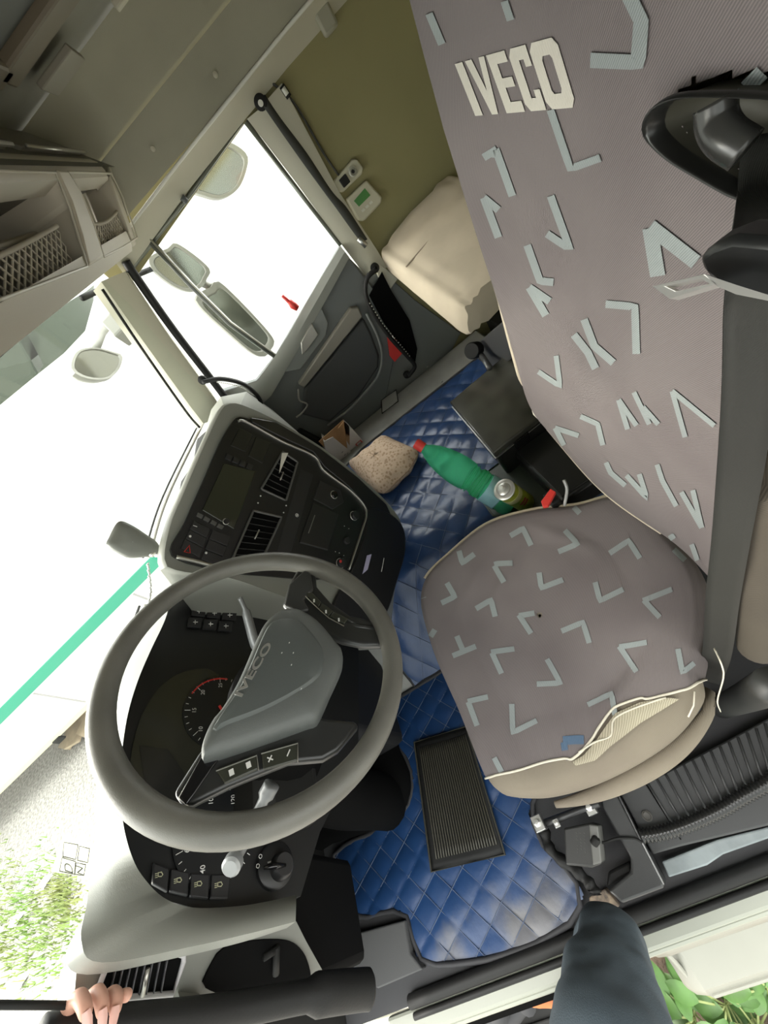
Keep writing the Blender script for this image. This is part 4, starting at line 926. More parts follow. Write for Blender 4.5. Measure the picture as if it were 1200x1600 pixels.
# piping: torn hem and the passenger side seam
b = MB(); tp_ = [p for p in spline([V(x, y - 1, 0) for x, y in tear[1:-1]], 5)]
H = [drape(bvh, p.x, p.y, .002) for p in tp_]; H = [h for h in H if h]
b.tube(H, .0022, 6); b.build('torn_hem', M['thread'], seat, smooth=True)
b = MB(); hm = [V(x, y, 0) for x, y in ((905, 1176), (930, 1160), (955, 1150), (960, 1125), (990, 1108), (1040, 1090))]
H = [drape(bvh, p.x, p.y, .005) for p in spline(hm, 5)]; H = [h for h in H if h]
b.tube(H, .0016, 6); b.tube([drape(bvh, *p, .004) for p in ((1083, 1080), (1080, 1100), (1072, 1118))], .0014, 5); b.build('loose_thread', M['thread'], seat, smooth=True)
fl = MB(); e_ = [(895, 1190), (912, 1180), (930, 1160), (945, 1138), (962, 1115), (1000, 1098), (1040, 1090)]; e2 = [(900, 1196), (930, 1188), (955, 1165), (975, 1150), (1000, 1130), (1030, 1112), (1060, 1092)]
fl.grid([[drape(bvh, *a, .003), drape(bvh, (a[0] + c[0]) / 2, (a[1] + c[1]) / 2, .006), drape(bvh, *c, .003)] for a, c in zip(e_, e2)]); fl.build('torn_flap', weave('flap', (.48, .44, .33), (.30, .27, .19), 120), seat, smooth=True)
b = MB(); R = [p for p in cush(1.006, .566) if p.x - cc.x > .085 and p.y < cc.y + .22]; R.sort(key=lambda p: math.atan2(p.y - cc.y, p.x - cc.x)); b.tube(R, .0055, 8)
b.build('edge_band', M['beige'], seat, smooth=True)
b = MB(); R = [p for p in cush(1.035, .475) if (lambda q: q[0] > 860 and q[1] > 1075)(px_of(p))]
R = sorted(R, key=lambda p: px_of(p)[0]); b.tube(R, [.006 + .012 * math.sin(math.pi * i / (len(R) - 1)) for i in range(len(R))], 10); b.build('side_roll', M['seat_beige'], seat, smooth=True)

# backrest
XC, HW = .56, .262
def bw(v):  # half width along the height
    return HW * (1.0 - .02 * math.sin(v * 3)) - .035 * max(0, v - .72) / .28 * 1.0
def bpt(u, v, off=0):
    z0 = .655 + .19 * abs(u) ** 3.2; z = z0 + (1.60 - z0) * v
    y = -.165 - .085 * (z - .62) / .78 - .055 * (1 - abs(u) ** 2.4) * max(0, 1 - v * 1.25)
    y += .008 * math.sin(5 * u + 6 * v) * (1 - v)
    if abs(u) > .86: y -= ((abs(u) - .86) / .14) ** 2 * .03
    yb = .02 * max(0, 1 - v * 9) ** 2; y -= yb
    dx = max(0, u) * (.03 + .035 * max(0, .35 - v) / .35 + .05 * max(0, v - .45))
    return V(XC + u * bw(v) + dx, y + 0 - off, z)
NU, NV = 150, 240
ol = [(1022, 192), (1030, 168), (1050, 152), (1080, 143), (1130, 141), (1185, 142), (1240, 150), (1290, 200), (1270, 290), (1220, 320), (1170, 300), (1150, 292), (1110, 270), (1060, 240), (1030, 212)]
def inside(poly, x, y):
    c = False; n = len(poly); j = n - 1
    for i in range(n):
        if (poly[i][1] > y) != (poly[j][1] > y) and x < (poly[j][0] - poly[i][0]) * (y - poly[i][1]) / (poly[j][1] - poly[i][1]) + poly[i][0]: c = not c
        j = i
    return c
G = [[bpt(-1 + 2 * i / NU, j / NV) for i in range(NU + 1)] for j in range(NV + 1)]
b = MB(); b.v = [p for r in G for p in r]
olw = [at(*p, 1, -.236) for p in ol]; olw = [(p.x, p.z) for p in olw]
for j in range(NV):
    for i in range(NU):
        m_c = (G[j][i] + G[j + 1][i + 1]) / 2
        if not inside(olw, m_c.x, m_c.z): b.f.append([j * (NU + 1) + i, j * (NU + 1) + i + 1, (j + 1) * (NU + 1) + i + 1, (j + 1) * (NU + 1) + i]); b.m.append(0)
gv = [p for r in G for p in r]; gf = [(j * (NU + 1) + i, j * (NU + 1) + i + 1, (j + 1) * (NU + 1) + i + 1, (j + 1) * (NU + 1) + i) for j in range(NV) for i in range(NU)]
bb = BVHTree.FromPolygons([tuple(p) for p in gv], gf)
bm = [[(776, 245), (776, 232), (802, 305)], [(757, 245), (778, 232)], [(862, 170), (893, 262), (940, 245)], [(757, 308), (780, 370)], [(757, 308), (780, 327)], [(862, 305), (892, 388), (856, 364)], [(825, 382), (845, 438), (866, 440)], [(828, 448), (854, 492)], [(828, 448), (860, 470)],
      [(948, 474), (994, 478), (996, 552)], [(898, 522), (920, 550), (932, 575)], [(914, 498), (930, 540), (960, 566)], [(842, 580), (876, 603), (870, 555)], [(908, 650), (935, 662), (943, 695)], [(868, 668), (882, 695)], [(868, 668), (905, 680)],
      [(968, 624), (982, 670)], [(968, 624), (996, 664)], [(992, 612), (1016, 662)], [(1006, 635), (1030, 662)], [(1052, 610), (1072, 682)], [(1052, 610), (1118, 664)],
      [(948, 722), (955, 738), (978, 758)], [(980, 742), (1012, 778), (1000, 740)], [(1028, 725), (1036, 750), (1058, 790)], [(1066, 768), (1098, 824)], [(1084, 765), (1098, 824)], [(1048, 835), (1075, 880)], [(1082, 850), (1100, 900)], [(812, 622), (830, 630)], [(685, 150), (692, 190)], [(672, 20), (692, 68)], [(790, 0), (800, 30)], [(1050, 835), (1073, 872)]]
for m in bm: strip_px(b, bb, m, 8 if m[0][1] > 560 else 12, .0014, 1)
for m in ([(985, -10), (1005, 30), (1000, 95), (925, 92)], [(1195, 110), (1170, 135)], [(1018, 355), (1030, 430)], [(1018, 352), (1090, 408)]):
    strip_px(b, bb, m, 24, .0014, 1, n=8)
# white block letters, each stroke draped on the cover
TL, TR, BR, BL = (712, 99), (870, 55), (903, 166), (744, 180)
def lp(x, y):
    qx = (TL[0] * (1 - x) + TR[0] * x) * y + (BL[0] * (1 - x) + BR[0] * x) * (1 - y); qy = (TL[1] * (1 - x) + TR[1] * x) * y + (BL[1] * (1 - x) + BR[1] * x) * (1 - y)
    return drape(bb, qx, qy, .0012) or V(0, 0, 0)
def stroke(a, b_, c, d, n=6): b.grid([[lp((a[0] * (1 - u) + b_[0] * u) * (1 - v) + (d[0] * (1 - u) + c[0] * u) * v, (a[1] * (1 - u) + b_[1] * u) * (1 - v) + (d[1] * (1 - u) + c[1] * u) * v) for u in np.linspace(0, 1, n)] for v in np.linspace(0, 1, n)], 2)
def rc(x0, y0, x1, y1): stroke((x0, y0), (x1, y0), (x1, y1), (x0, y1))
rc(0, 0, .075, 1)
stroke((.10, 1), (.165, 1), (.225, 0), (.165, 0)); stroke((.235, 1), (.29, 1), (.225, 0), (.175, 0))
rc(.31, 0, .385, 1); rc(.385, .82, .49, 1); rc(.385, .42, .48, .58); rc(.385, 0, .49, .18)
rc(.515, .12, .595, .88); stroke((.515, .88), (.595, .80), (.70, .80), (.55, 1)); stroke((.55, 1), (.56, .8), (.70, .8), (.70, 1)); stroke((.515, .12), (.595, .2), (.70, .2), (.55, 0)); stroke((.55, 0), (.56, .2), (.70, .2), (.70, 0)); rc(.64, .68, .70, .8); rc(.64, .2, .70, .32)
Oo = [(.76, 1), (.96, 1), (1.0, .88), (1.0, .12), (.96, 0), (.76, 0), (.72, .12), (.72, .88)]; Oi = [(.825, .78), (.895, .78), (.91, .72), (.91, .28), (.895, .22), (.825, .22), (.81, .28), (.81, .72)]
for k in range(8): stroke(Oo[k], Oo[(k + 1) % 8], Oi[(k + 1) % 8], Oi[k])
b.build('backrest_cover', [M['cover'], M['mark'], M['letters']], seat, smooth=True)
b = MB(); BK = [[p + V((XC - p.x) * .10, -.115 + .03 * abs(-1 + 2 * i / NU) ** 4, .015) for i, p in enumerate(r)] for r in G[::8]]
b.grid(BK)
sd = MB(); sd.grid([[r[0] + V(-.001, 0, 0), r[0] + V(-.006, -.05, 0), k[0] + V(-.02, 0, 0)] for r, k in zip(G[::8], BK)]); sd.build('side_panel', weave('side_fabric_dark', (.035, .034, .03), (.02, .02, .018), 220), seat, smooth='auto'); b.grid([[r[-1], r[-1] + V(.0, -.05, 0), k[-1]] for r, k in zip(G[::8], BK)])
b.grid([[r, r + V(0, -.03, -.012), k] for r, k in zip(G[0], BK[0])])
b.build('backrest_shell', M['seat_beige'], seat, smooth='auto')
b = MB(); b.tube([r[-1] + V(.006, .001, 0) for r in G[::5]], .0062, 8); b.tube([bpt(-1 + 2 * i / 40, 0) + V(0, -.004, -.003) for i in range(18, 41)], .0055, 8); b.build('backrest_piping', M['beige'], seat, smooth=True)
b = MB(); q = bpt(1, .0); b.tube([bpt(.9, 0), bpt(.95, 0) + V(.0, .01, -.01), q + V(.012, .01, -.01), q + V(.03, .006, .005)], .0035, 6); b.build('frayed_edge', M['thread'], seat, smooth=True)

# belt outlet on the shoulder
def bk(px, py, off=0):
    return at(px, py, 1, -.236 + off)
ol = [(1022, 192), (1030, 168), (1050, 152), (1080, 143), (1130, 141), (1185, 142), (1240, 150), (1290, 200), (1270, 290), (1220, 320), (1170, 300), (1150, 292), (1110, 270), (1060, 240), (1030, 212)]
OL = resample(spline([bk(*p) for p in ol], 6, True), 60, True); oc = sum(OL, Vector()) / len(OL)
b = MB(); rows = []
for s, d in ((1.05, .002), (1.02, .008), (.97, .006), (.93, -.004), (.85, -.02), (.6, -.032), (.3, -.036), (.02, -.036)):
    rows.append([oc + (p - oc) * s + V(0, d, d * .2) for p in OL])
b.grid(rows[:4], closedu=True); bo = b.build('belt_outlet', mat('outlet_black', (.015, .015, .014), .3), seat, smooth=True)
b = MB(); b.grid([[p + V(0, .0, 0) for p in r] for r in rows[3:]], closedu=True); b.build('outlet_hollow', mat('outlet_hollow', (.05, .048, .035), .6), bo, smooth=True)
b = MB(); b.tube(spline([bk(1118, 158, .004), bk(1120, 190, .006), bk(1135, 215, .008), bk(1165, 235, .006)], 6), .010, 10); b.build('belt_guide', mat('belt_guide', (.03, .03, .028), .25), bo, smooth=True)
# armrest folded up beside the backrest and seat base
b = MB(); ar = spline([at(1186, 1010, 1, -.21), at(1190, 960, 1, -.21), at(1197, 860, 1, -.205), at(1207, 780, 1, -.20), at(1216, 735, 1, -.20)], 6)
b.tube([ar[0] + (ar[0] - ar[1]).normalized() * .018] + ar, [.010] + [.027] * (len(ar) - 1) + [.016], 20); b.build('armrest', weave('armrest_brown', (.075, .062, .044), (.045, .037, .027), 220), seat, smooth=True)
b = MB(); b.tube(spline([at(1120, 1108, 1, -.19), at(1160, 1092, 1, -.20), at(1210, 1070, 1, -.20)], 6), [.012] + [.028] * 12, 14); b.build('recliner_handle', mat('seat_side_black', (.035, .036, .034), .45), seat, smooth=True)
b = MB(); b.box((.36, -.25, .20), (.76, .27, .44)); b.build('seat_base', M['dark'], seat, bevel=.02, smooth='auto')
b = MB(); b.tube([V(.56, .0, .0), V(.56, .0, .04), V(.56, 0, .2)], [.2, .16, .13], 20); b.build('suspension', M['rubber'], seat, smooth=True)
b = MB(); T = [at(1116, 1013, 1, -.14), at(1128, 1040, 1, -.13), at(1130, 1060, 1, -.13), at(1121, 1095, 1, -.12), at(1126, 1112, 1, -.12)]; b.tube(spline(T, 5), .0011, 5); tag(b.build('loose_thread', M['thread'], smooth=True), 'frayed white thread hanging by the foot of the seat belt', 'thread')

# seat belt
bt = root('seat_belt', at(1120, 930, 1, -.16), 'dark grey seat belt running down from the shoulder outlet to the floor', 'seat belt')
Lf = [(1160, 215), (1152, 300), (1140, 395), (1131, 480), (1128, 600), (1121, 720), (1110, 860), (1102, 935), (1098, 1010), (1090, 1060)]
Rt = [(1225, 205), (1228, 300), (1226, 395), (1222, 480), (1212, 600), (1196, 720), (1170, 860), (1156, 940), (1142, 1030), (1125, 1070)]
L_ = spline([bk(*Lf[0], -.02), bk(*Lf[1], .012)] + [at(*p, 1, -.150) for p in Lf[2:7]] + [at(*p, 1, -.155) for p in Lf[7:]], 6); R_ = spline([bk(*Rt[0], -.02), bk(*Rt[1], .012)] + [at(*p, 1, -.172) for p in Rt[2:7]] + [at(*p, 1, -.178) for p in Rt[7:]], 6)
wb = weave('belt_weave', (.019, .02, .017), (.009, .0095, .008), 500, .6)
b = MB(); b.grid([[l.lerp(r, t) for t in np.linspace(0, 1, 5)] for l, r in zip(L_, R_)]); b.build('webbing', wb, bt, smooth=True, solid=.0014)
P1 = lambda x, y, yy=-.13: at(x, y, 1, yy)
b = MB(); b.prism([P1(x, y) for x, y in ((1088, 402), (1110, 385), (1142, 373), (1230, 380), (1240, 470), (1170, 470), (1128, 452), (1098, 428))], (0, -.012, 0)); o = b.build('tongue_body', M['panel_black'], bt, bevel=.003, smooth='auto')
b = MB(); tg = [(1019, 448), (1022, 441), (1096, 428), (1128, 441), (1116, 450), (1048, 466)]
hole = [(1040, 446), (1092, 434), (1112, 443), (1054, 456)]
rim_o = [P1(*p, -.118) for p in ((1018, 447), (1100, 428), (1122, 443), (1046, 467))]; rim_i = [P1(*p, -.118) for p in ((1040, 447), (1092, 435), (1108, 443), (1056, 455))]
vv = rim_o + rim_i; dn = V(0, -.004, -.004)
b.add(vv + [p + dn for p in vv], [(0, 1, 5, 4), (1, 2, 6, 5), (2, 3, 7, 6), (3, 0, 4, 7), (8, 9, 13, 12), (9, 10, 14, 13), (10, 11, 15, 14), (11, 8, 12, 15), (0, 1, 9, 8), (1, 2, 10, 9), (2, 3, 11, 10), (3, 0, 8, 11), (4, 5, 13, 12), (5, 6, 14, 13), (6, 7, 15, 14), (7, 4, 12, 15)])
b.add([P1(x, y, -.118) for x, y in ((1100, 428), (1150, 445), (1230, 470), (1230, 476), (1150, 460), (1122, 448))], [(0, 1, 2, 3, 4, 5)])
b.build('tongue_plate', M['chrome'], bt, bevel=.0006)
# buckle between cushion and backrest
bu = root('belt_buckle', at(858, 778, 2, .60), 'black seat belt buckle with a red release button beside the seat cushion', 'buckle')
b = MB(); p = at(862, 785, 2, .59); u = (at(885, 760, 2, .60) - p).normalized(); b.obox(p + V(.012, -.008, -.03), V(.022, 0, 0), V(0, .013, 0), V(0, 0, .035)); b.build('body', M['panel_black'], bu, bevel=.004)
b = MB(); b.prism([at(*q_, 2, .622) for q_ in ((845, 783), (860, 763), (868, 768), (856, 790), (848, 792))], (0, 0, -.01)); b.build('release_button', M['red'], bu, bevel=.002)
b = MB(); b.tube(spline([at(881, 750, 2, .64), at(886, 765, 2, .62), at(882, 790, 2, .59)], 6), .004, 6); b.build('strap', mat('clear_strap', (.35, .35, .34), .3), bu, smooth=True)

# ================================================================ MATS
def inside(poly, x, y):
    c = False; n = len(poly); j = n - 1
    for i in range(n):
        if (poly[i][1] > y) != (poly[j][1] > y) and x < (poly[j][0] - poly[i][0]) * (y - poly[i][1]) / (poly[j][1] - poly[i][1]) + poly[i][0]: c = not c
        j = i
    return c
def quilt(u, v, s):
    a = abs(math.sin(math.pi * u / s)); b_ = abs(math.sin(math.pi * v / s)); return (a * b_) ** .38
def quilted(name, poly, fz, fuv, s, h, label, step=.007, dirt=None, mats=None):
    x0 = min(p[0] for p in poly); x1 = max(p[0] for p in poly); y0 = min(p[1] for p in poly); y1 = max(p[1] for p in poly)
    nx = int((x1 - x0) / step); ny = int((y1 - y0) / step); t = root(name, ((x0 + x1) / 2, (y0 + y1) / 2, 0), label, 'floor mat')
    idx = {}; b = MB()
    def vid(i, j):
        if (i, j) not in idx:
            x, y = x0 + i * step, y0 + j * step; P, N = fz(x, y); u, v = fuv(x, y)
            wob = .0015 * math.sin(37 * x + 11 * y) + .001 * math.sin(53 * y - 17 * x)
            idx[(i, j)] = len(b.v); b.v.append(P + N * (.004 + h * quilt(u, v, s) * (.8 + .3 * math.sin(9 * x + 5 * y)) + wob))
        return idx[(i, j)]
    for i in range(nx):
        for j in range(ny):
            if inside(poly, x0 + (i + .5) * step, y0 + (j + .5) * step): b.f.append([vid(i, j), vid(i + 1, j), vid(i + 1, j + 1), vid(i, j + 1)]); b.m.append(0)
    b.build('quilted_vinyl', mats or M['mat_blue'], t, smooth=True)
    e = MB(); E = resample([V(x, y, 0) for x, y in poly], int(60 + 40 * (x1 - x0)), True); e.tube([fz(p.x, p.y)[0] + V(0, 0, .006) for p in E], .0075, 8, True); e.build('binding', M['mat_edge'], t, smooth=True)
    st = MB()
    for fam in (0, 1):
        for k in range(-40, 60):
            run = []
            for i in range(240):
                w_ = -1.5 + 3.0 * i / 239
                # invert the lattice: solve position with lattice coords (k*s, w_) or (w_, k*s)
                x, y = fuv.inv(k * s, w_) if fam == 0 else fuv.inv(w_, k * s)
                if inside(poly, x, y): P, N = fz(x, y); run.append(P + N * .0062)
                else:
                    if len(run) > 3: st.tube(run, .0012, 4)
                    run = []
            if len(run) > 3: st.tube(run, .0012, 4)
    st.build('stitching', M['stitch'], t, smooth=True, kind='stuff')
    return t
class Lat:
    def __init__(s, ox, oy, a, c, k=1.0): s.o = (ox, oy); s.M = np.array([[math.cos(a), math.cos(c)], [math.sin(a), math.sin(c)]]); s.I = np.linalg.inv(s.M)
    def __call__(s, x, y):
        r = s.I @ np.array([x - s.o[0], y - s.o[1]]); return r[0], r[1]
    def inv(s, u, v):
        r = s.M @ np.array([u, v]); return r[0] + s.o[0], r[1] + s.o[1]
fl_px = [(521, 1335), (523, 1398), (547, 1430), (580, 1434), (600, 1424), (625, 1423), (640, 1437), (645, 1468), (649, 1492), (668, 1508), (700, 1508), (767, 1499), (835, 1476), (893, 1442), (905, 1420), (912, 1395), (880, 1350), (850, 1325), (826, 1270), (845, 1225), (860, 1140), (760, 1000)]
fp = [tuple(at(x, y, 2, .012))[:2] for x, y in fl_px] + [(.46, -.05), (.80, -.05), (.795, .95), (.70, 1.0)] + [tuple(at(x, y, 2, .012))[:2] for x, y in ((585, 1100), (600, 1140), (632, 1180), (646, 1215), (642, 1252), (622, 1280), (580, 1302), (545, 1315))]
fp = [q for q in fp]
# dirt towards the door on the driver's mat
dm = mat('blue_vinyl_worn', (.014, .045, .125), .38, bump=.35, bscale=60, bdist=.002)
nt = dm.node_tree; pb = nt.nodes['Principled BSDF']; tc = [n for n in nt.nodes if n.type == 'TEX_COORD'][0]
no = nt.nodes.new('ShaderNodeTexNoise'); no.inputs['Scale'].default_value = 7; no.inputs['Detail'].default_value = 6; nt.links.new(tc.outputs['Object'], no.inputs['Vector'])
sx_ = nt.nodes.new('ShaderNodeSeparateXYZ'); nt.links.new(tc.outputs['Object'], sx_.inputs[0])
ad = nt.nodes.new('ShaderNodeMath'); ad.operation = 'MULTIPLY_ADD'; ad.inputs[1].default_value = -1.5; ad.inputs[2].default_value = -.42; nt.links.new(sx_.outputs['X'], ad.inputs[0])
ay = nt.nodes.new('ShaderNodeMath'); ay.operation = 'MULTIPLY_ADD'; ay.inputs[1].default_value = -.5; nt.links.new(sx_.outputs['Y'], ay.inputs[0]); nt.links.new(ad.outputs[0], ay.inputs[2])
a2 = nt.nodes.new('ShaderNodeMath'); a2.operation = 'ADD'; nt.links.new(ay.outputs[0], a2.inputs[0]); nt.links.new(no.outputs['Fac'], a2.inputs[1])
rp = nt.nodes.new('ShaderNodeValToRGB'); rp.color_ramp.elements[0].position = .48; rp.color_ramp.elements[0].color = (.012, .045, .135, 1); rp.color_ramp.elements[1].position = .72; rp.color_ramp.elements[1].color = (.13, .13, .14, 1)
nt.links.new(a2.outputs[0], rp.inputs[0]); nt.links.new(rp.outputs[0], pb.inputs['Base Color'])
quilted('driver_floor_mat', fp, lambda x, y: (V(x, y, .004), V(0, 0, 1)), Lat(.224, .865, math.radians(39), math.radians(121)), .066, .007, "blue quilted vinyl mat on the driver's floor, worn grey near the door", .006, mats=dm)
# tunnel mat: over the top and down the driver's side of the tunnel
def tz(x, y):
    S_ = sec
    for a, c in zip(S_[:6], S_[1:6]):
        if x <= c[0]:
            t = max(0, (x - a[0]) / (c[0] - a[0])); N = V(-(c[1] - a[1]), 0, c[0] - a[0]).normalized(); return V(x, y, a[1] + (c[1] - a[1]) * t), N
    return V(x, y, .35), V(0, 0, 1)
tpz = [(.803, .66), (.803, -.15), (.95, -.42), (1.89, -.46), (1.90, .10), (1.90, .34), (1.82, .60)]
L2 = Lat(1.5, .1, math.radians(41), math.radians(133))
quilted('tunnel_mat', tpz, tz, L2, .078, .009, 'blue quilted vinyl mat covering the engine tunnel beside the seat', .0075)
# ribbed rubber mat on the driver's mat
rm = root('ribbed_mat', at(715, 1250, 2, .02), 'dark ribbed rubber mat lying on the blue floor mat in front of the seat', 'rubber mat')
cs = [(648, 1160), (720, 1138), (790, 1335), (675, 1362)]
K = [at(x, y, 2, .022) for x, y in cs]; K[1] = K[1] + (K[1] - K[0]) * .12
def kq(u, v): return K[0].lerp(K[1], u).lerp(K[3].lerp(K[2], u), v)
b = MB(); b.grid([[kq(u, v) + V(0, 0, .003 * math.sin(6 * u + 3 * v)) for u in np.linspace(0, 1, 20)] for v in np.linspace(0, 1, 20)]); b.build('base', M['rubber'], rm, smooth=True, solid=.005)
b = MB()
for i in range(24):
    u = .10 + .84 * i / 23; b.tube([kq(u, v) + V(.0015 * math.sin(9 * v), 0, .005 + .003 * math.sin(6 * u + 3 * v)) for v in np.linspace(.07, .93, 14)], .0026, 6)
b.build('ribs', mat('rib_rubber', (.05, .046, .032), .4), rm, smooth=True)
b = MB(); b.tube([kq(u, v) + V(0, 0, .005) for u, v in ((0, 0), (1, 0), (1, 1), (0, 1))], .0035, 6, True); b.build('edge', mat('rib_rubber', (.045, .043, .032), .45), rm)
# footrest ramp between mat and door
b = MB(); b.prism([at(*p, 2, .03) for p in ((530, 1466), (632, 1438), (640, 1490), (660, 1515), (590, 1545), (560, 1530))], (0, 0, -.03)); tag(b.build('footrest', mat('footrest_grey', (.075, .075, .075), .8, bump=.3, bscale=400), bevel=.004, smooth='auto'), 'grey carpeted footrest panel left of the blue mat corner', 'footrest')
# ================================================================ LOOSE THINGS
# bunk cushion by the passenger wall
bkx = root('bunk_cushion', (1.88, -.6, .65), 'raised beige velour bunk cushion against the passenger side wall', 'cushion')
b = MB()
tL0, tR0 = at(720, 482, 0, 1.6), at(587, 393, 0, 2.17)   # top front edge, driver end to wall end
tR1 = at(697, 262, 0, 2.17); tL1 = tL0 + (tR1 - tR0) * 1.05
bL0, bR0 = at(732, 537, 0, 1.585), at(604, 424, 0, 2.17) ; bL1 = bL0 + (tR1 - tR0); bR1 = tR1 + V(0, 0, -.14)
def bil(a, b_, c, d, u, v): return a.lerp(b_, u).lerp(d.lerp(c, u), v)
n1, n2 = 34, 22; rows = []
def bpnt(u, v, w_):
    top = bil(tL0, tR0, tR1, tL1, u, v); bot = bil(bL0, bR0, bR1, bL1, u, v); return bot.lerp(top, w_)
loopp = [(0.0, -.2), (.0, .0), (.03, .06), (.0, .5), (.0, .9)]
# closed rounded block: rings around the long (u) axis
for i in range(n1 + 1):
    u = i / n1; ring = []
    e = min(1, min(u, 1 - u) * 9 + .0); sh_ = (1 - (1 - e) ** 2) ** .5 if e < 1 else 1
    for k in range(48):
        a = 2 * math.pi * k / 48; ca, sa = math.cos(a), math.sin(a); pw_ = .28
        v = .5 + .5 * math.copysign(abs(ca) ** pw_, ca) * (.93 + .07 * sh_); w_ = .5 + .5 * math.copysign(abs(sa) ** pw_, sa) * (.80 + .20 * sh_)
        p = bpnt(u, v, w_); wr = .004 * math.sin(23 * u + 9 * v) + .003 * math.sin(40 * v + 13 * w_) + (.006 * math.sin(60 * v + 20 * w_) * max(0, 1 - u * 12))
        ring.append(p + V(wr * .6, wr * .4, wr + .012 * math.sin(math.pi * u) * math.sin(math.pi * v) * w_))
    rows.append(ring)
b.grid(rows, closedu=True); b.add(rows[0], [tuple(range(48))]); b.add(rows[-1], [tuple(range(48))]); b.build('velour_block', M['beige'], bkx, smooth=True)
b = MB(); b.tube([bpnt(.62, v, 1.0) + V(0, 0, .006) for v in np.linspace(.03, .97, 24)], .003, 6); b.build('seam', mat('velour_seam', (.30, .25, .19), .9), bkx, smooth=True)
b = MB(); b.prism([at(*p, 1, -.40) for p in ((735, 545), (800, 490), (830, 520), (800, 560), (760, 590))], (0, -.3, 0)); tag(b.build('bunk_panel', mat('bunk_panel_grey', (.06, .06, .06), .6), bevel=.005), kind='structure')
# round end of a tube under the cushion
b = MB(); c_ = at(738, 548, 1, -.34); b.lathe([(.015, -.012), (.03, -.012), (.034, -.004), (.034, .05), (.01, .055)], c_, V(.55, -.4, -.5), 24); ph = b.build('strut_end', M['rubber'], smooth='auto'); tag(ph, 'black round tube end below the beige bunk cushion corner', 'tube end')
b = MB(); b.tube([c_ + V(-.02, -.02, -.03), at(765, 575, 1, -.33)], .012, 8); tag(b.build('strut', mat('strut_grey', (.12, .12, .12), .4, metal=.5), smooth=True), 'short grey strut between the round tube end and the black box', 'strut')
# tunnel side latch plate
lt = root('latch_plate', at(610, 625, 2, .352), 'silver rectangular latch set in the grey engine tunnel panel', 'latch')
b = MB(); b.prism([at(*p, 2, .354) for p in ((596, 625), (619, 609), (622, 627), (597, 646))], (0, 0, .003)); b.build('plate', mat('latch_face', (.55, .55, .53), .4, metal=.4), lt, bevel=.001)
b = MB(); b.tube([at(*p, 2, .36) for p in ((596, 625), (619, 609), (622, 627), (597, 646))], .003, 6, True); b.build('frame', M['dark'], lt)
for x, y, lb in ((668, 573, 'screw head in the grey tunnel panel behind the latch'), (690, 597, 'screw head at the blue mat edge on the tunnel')):
    b = MB(); b.lathe([(.007, 0), (.006, .004), (.001, .005)], at(x, y, 2, .352), V(0, 0, 1), 12); tag(b.build('screw', M['metal'], smooth='auto'), lb, 'screw', 'screws in the tunnel panel')

# black lidded box
bx = root('cool_box', at(760, 640, 2, .36), 'glossy black lidded box with a dusty top beside the seat', 'box')
bxm = mat('box_gloss', (.014, .014, .012), .20, col2=(.085, .083, .068), vscale=4.5, detail=2)  # dust blotches, with dark reflections mixed into the colour
zt_ = .53
T0, T1, T2 = at(702, 628, 2, zt_), at(770, 708, 2, zt_), at(780, 562, 2, zt_)
ex, ey = (T1 - T0), (T2 - T0); ey = ey.normalized() * .30; T3 = T1 + ey; T2 = T0 + ey
def inset(P, k): c = sum(P, Vector()) / 4; return [c + (p - c) * k for p in P]
TT = [T0, T1, T3, T2]
b = MB(); b.hexa([p + V(0, 0, -.028) for p in TT], TT); b.build('lid', bxm, bx, bevel=.006, smooth='auto', seg=3)
b = MB(); b.tube([p + V(0, 0, -.030) for p in inset(TT, 1.005)], .003, 6, True); b.build('lid_seam', M['metal'], bx)
b = MB(); b.hexa([V(p.x, p.y, .355) for p in inset(TT, .94)], [p + V(0, 0, -.03) for p in inset(TT, .97)]); b.build('body', mat('box_body', (.016, .016, .015), .3), bx, bevel=.012, smooth='auto')
b = MB(); q = T1.lerp(T3, .35) + V(0, 0, -.04); b.obox(q, V(.006, 0, 0), ey.normalized() * .03, V(0, 0, .018)); b.build('catch', M['gloss_black'], bx, bevel=.003)
# tray between box and seat holding bottle and can
tr_ = root('side_tray', at(780, 800, 2, .37), 'dark green-grey open tray beside the seat under the bottle and can', 'tray')
b = MB(); TQ = [at(*p, 2, .375) for p in ((736, 760), (772, 808), (860, 800), (905, 755), (815, 700))]
b.prism(TQ, (0, 0, .008)); b.tube([p + V(0, 0, .010) for p in TQ], .004, 6, True); b.build('tray', mat('tray_green', (.05, .06, .045), .35), tr_)

lk = root('gap_filler', (.98, -.38, .36), 'black locker added to darken the gap between the seat and the lidded box', 'filler')  # black block added to give the gap its dark shade
b = MB(); b.box((.86, -.62, .36), (1.14, -.19, .45)); b.build('body', mat('gap_black', (.012, .012, .011), .4), lk, bevel=.012, smooth='auto')
b = MB(); b.box((.87, -.61, .45), (1.13, -.20, .456)); b.build('lid', mat('gap_black', (.012, .012, .011), .4), lk, bevel=.003)
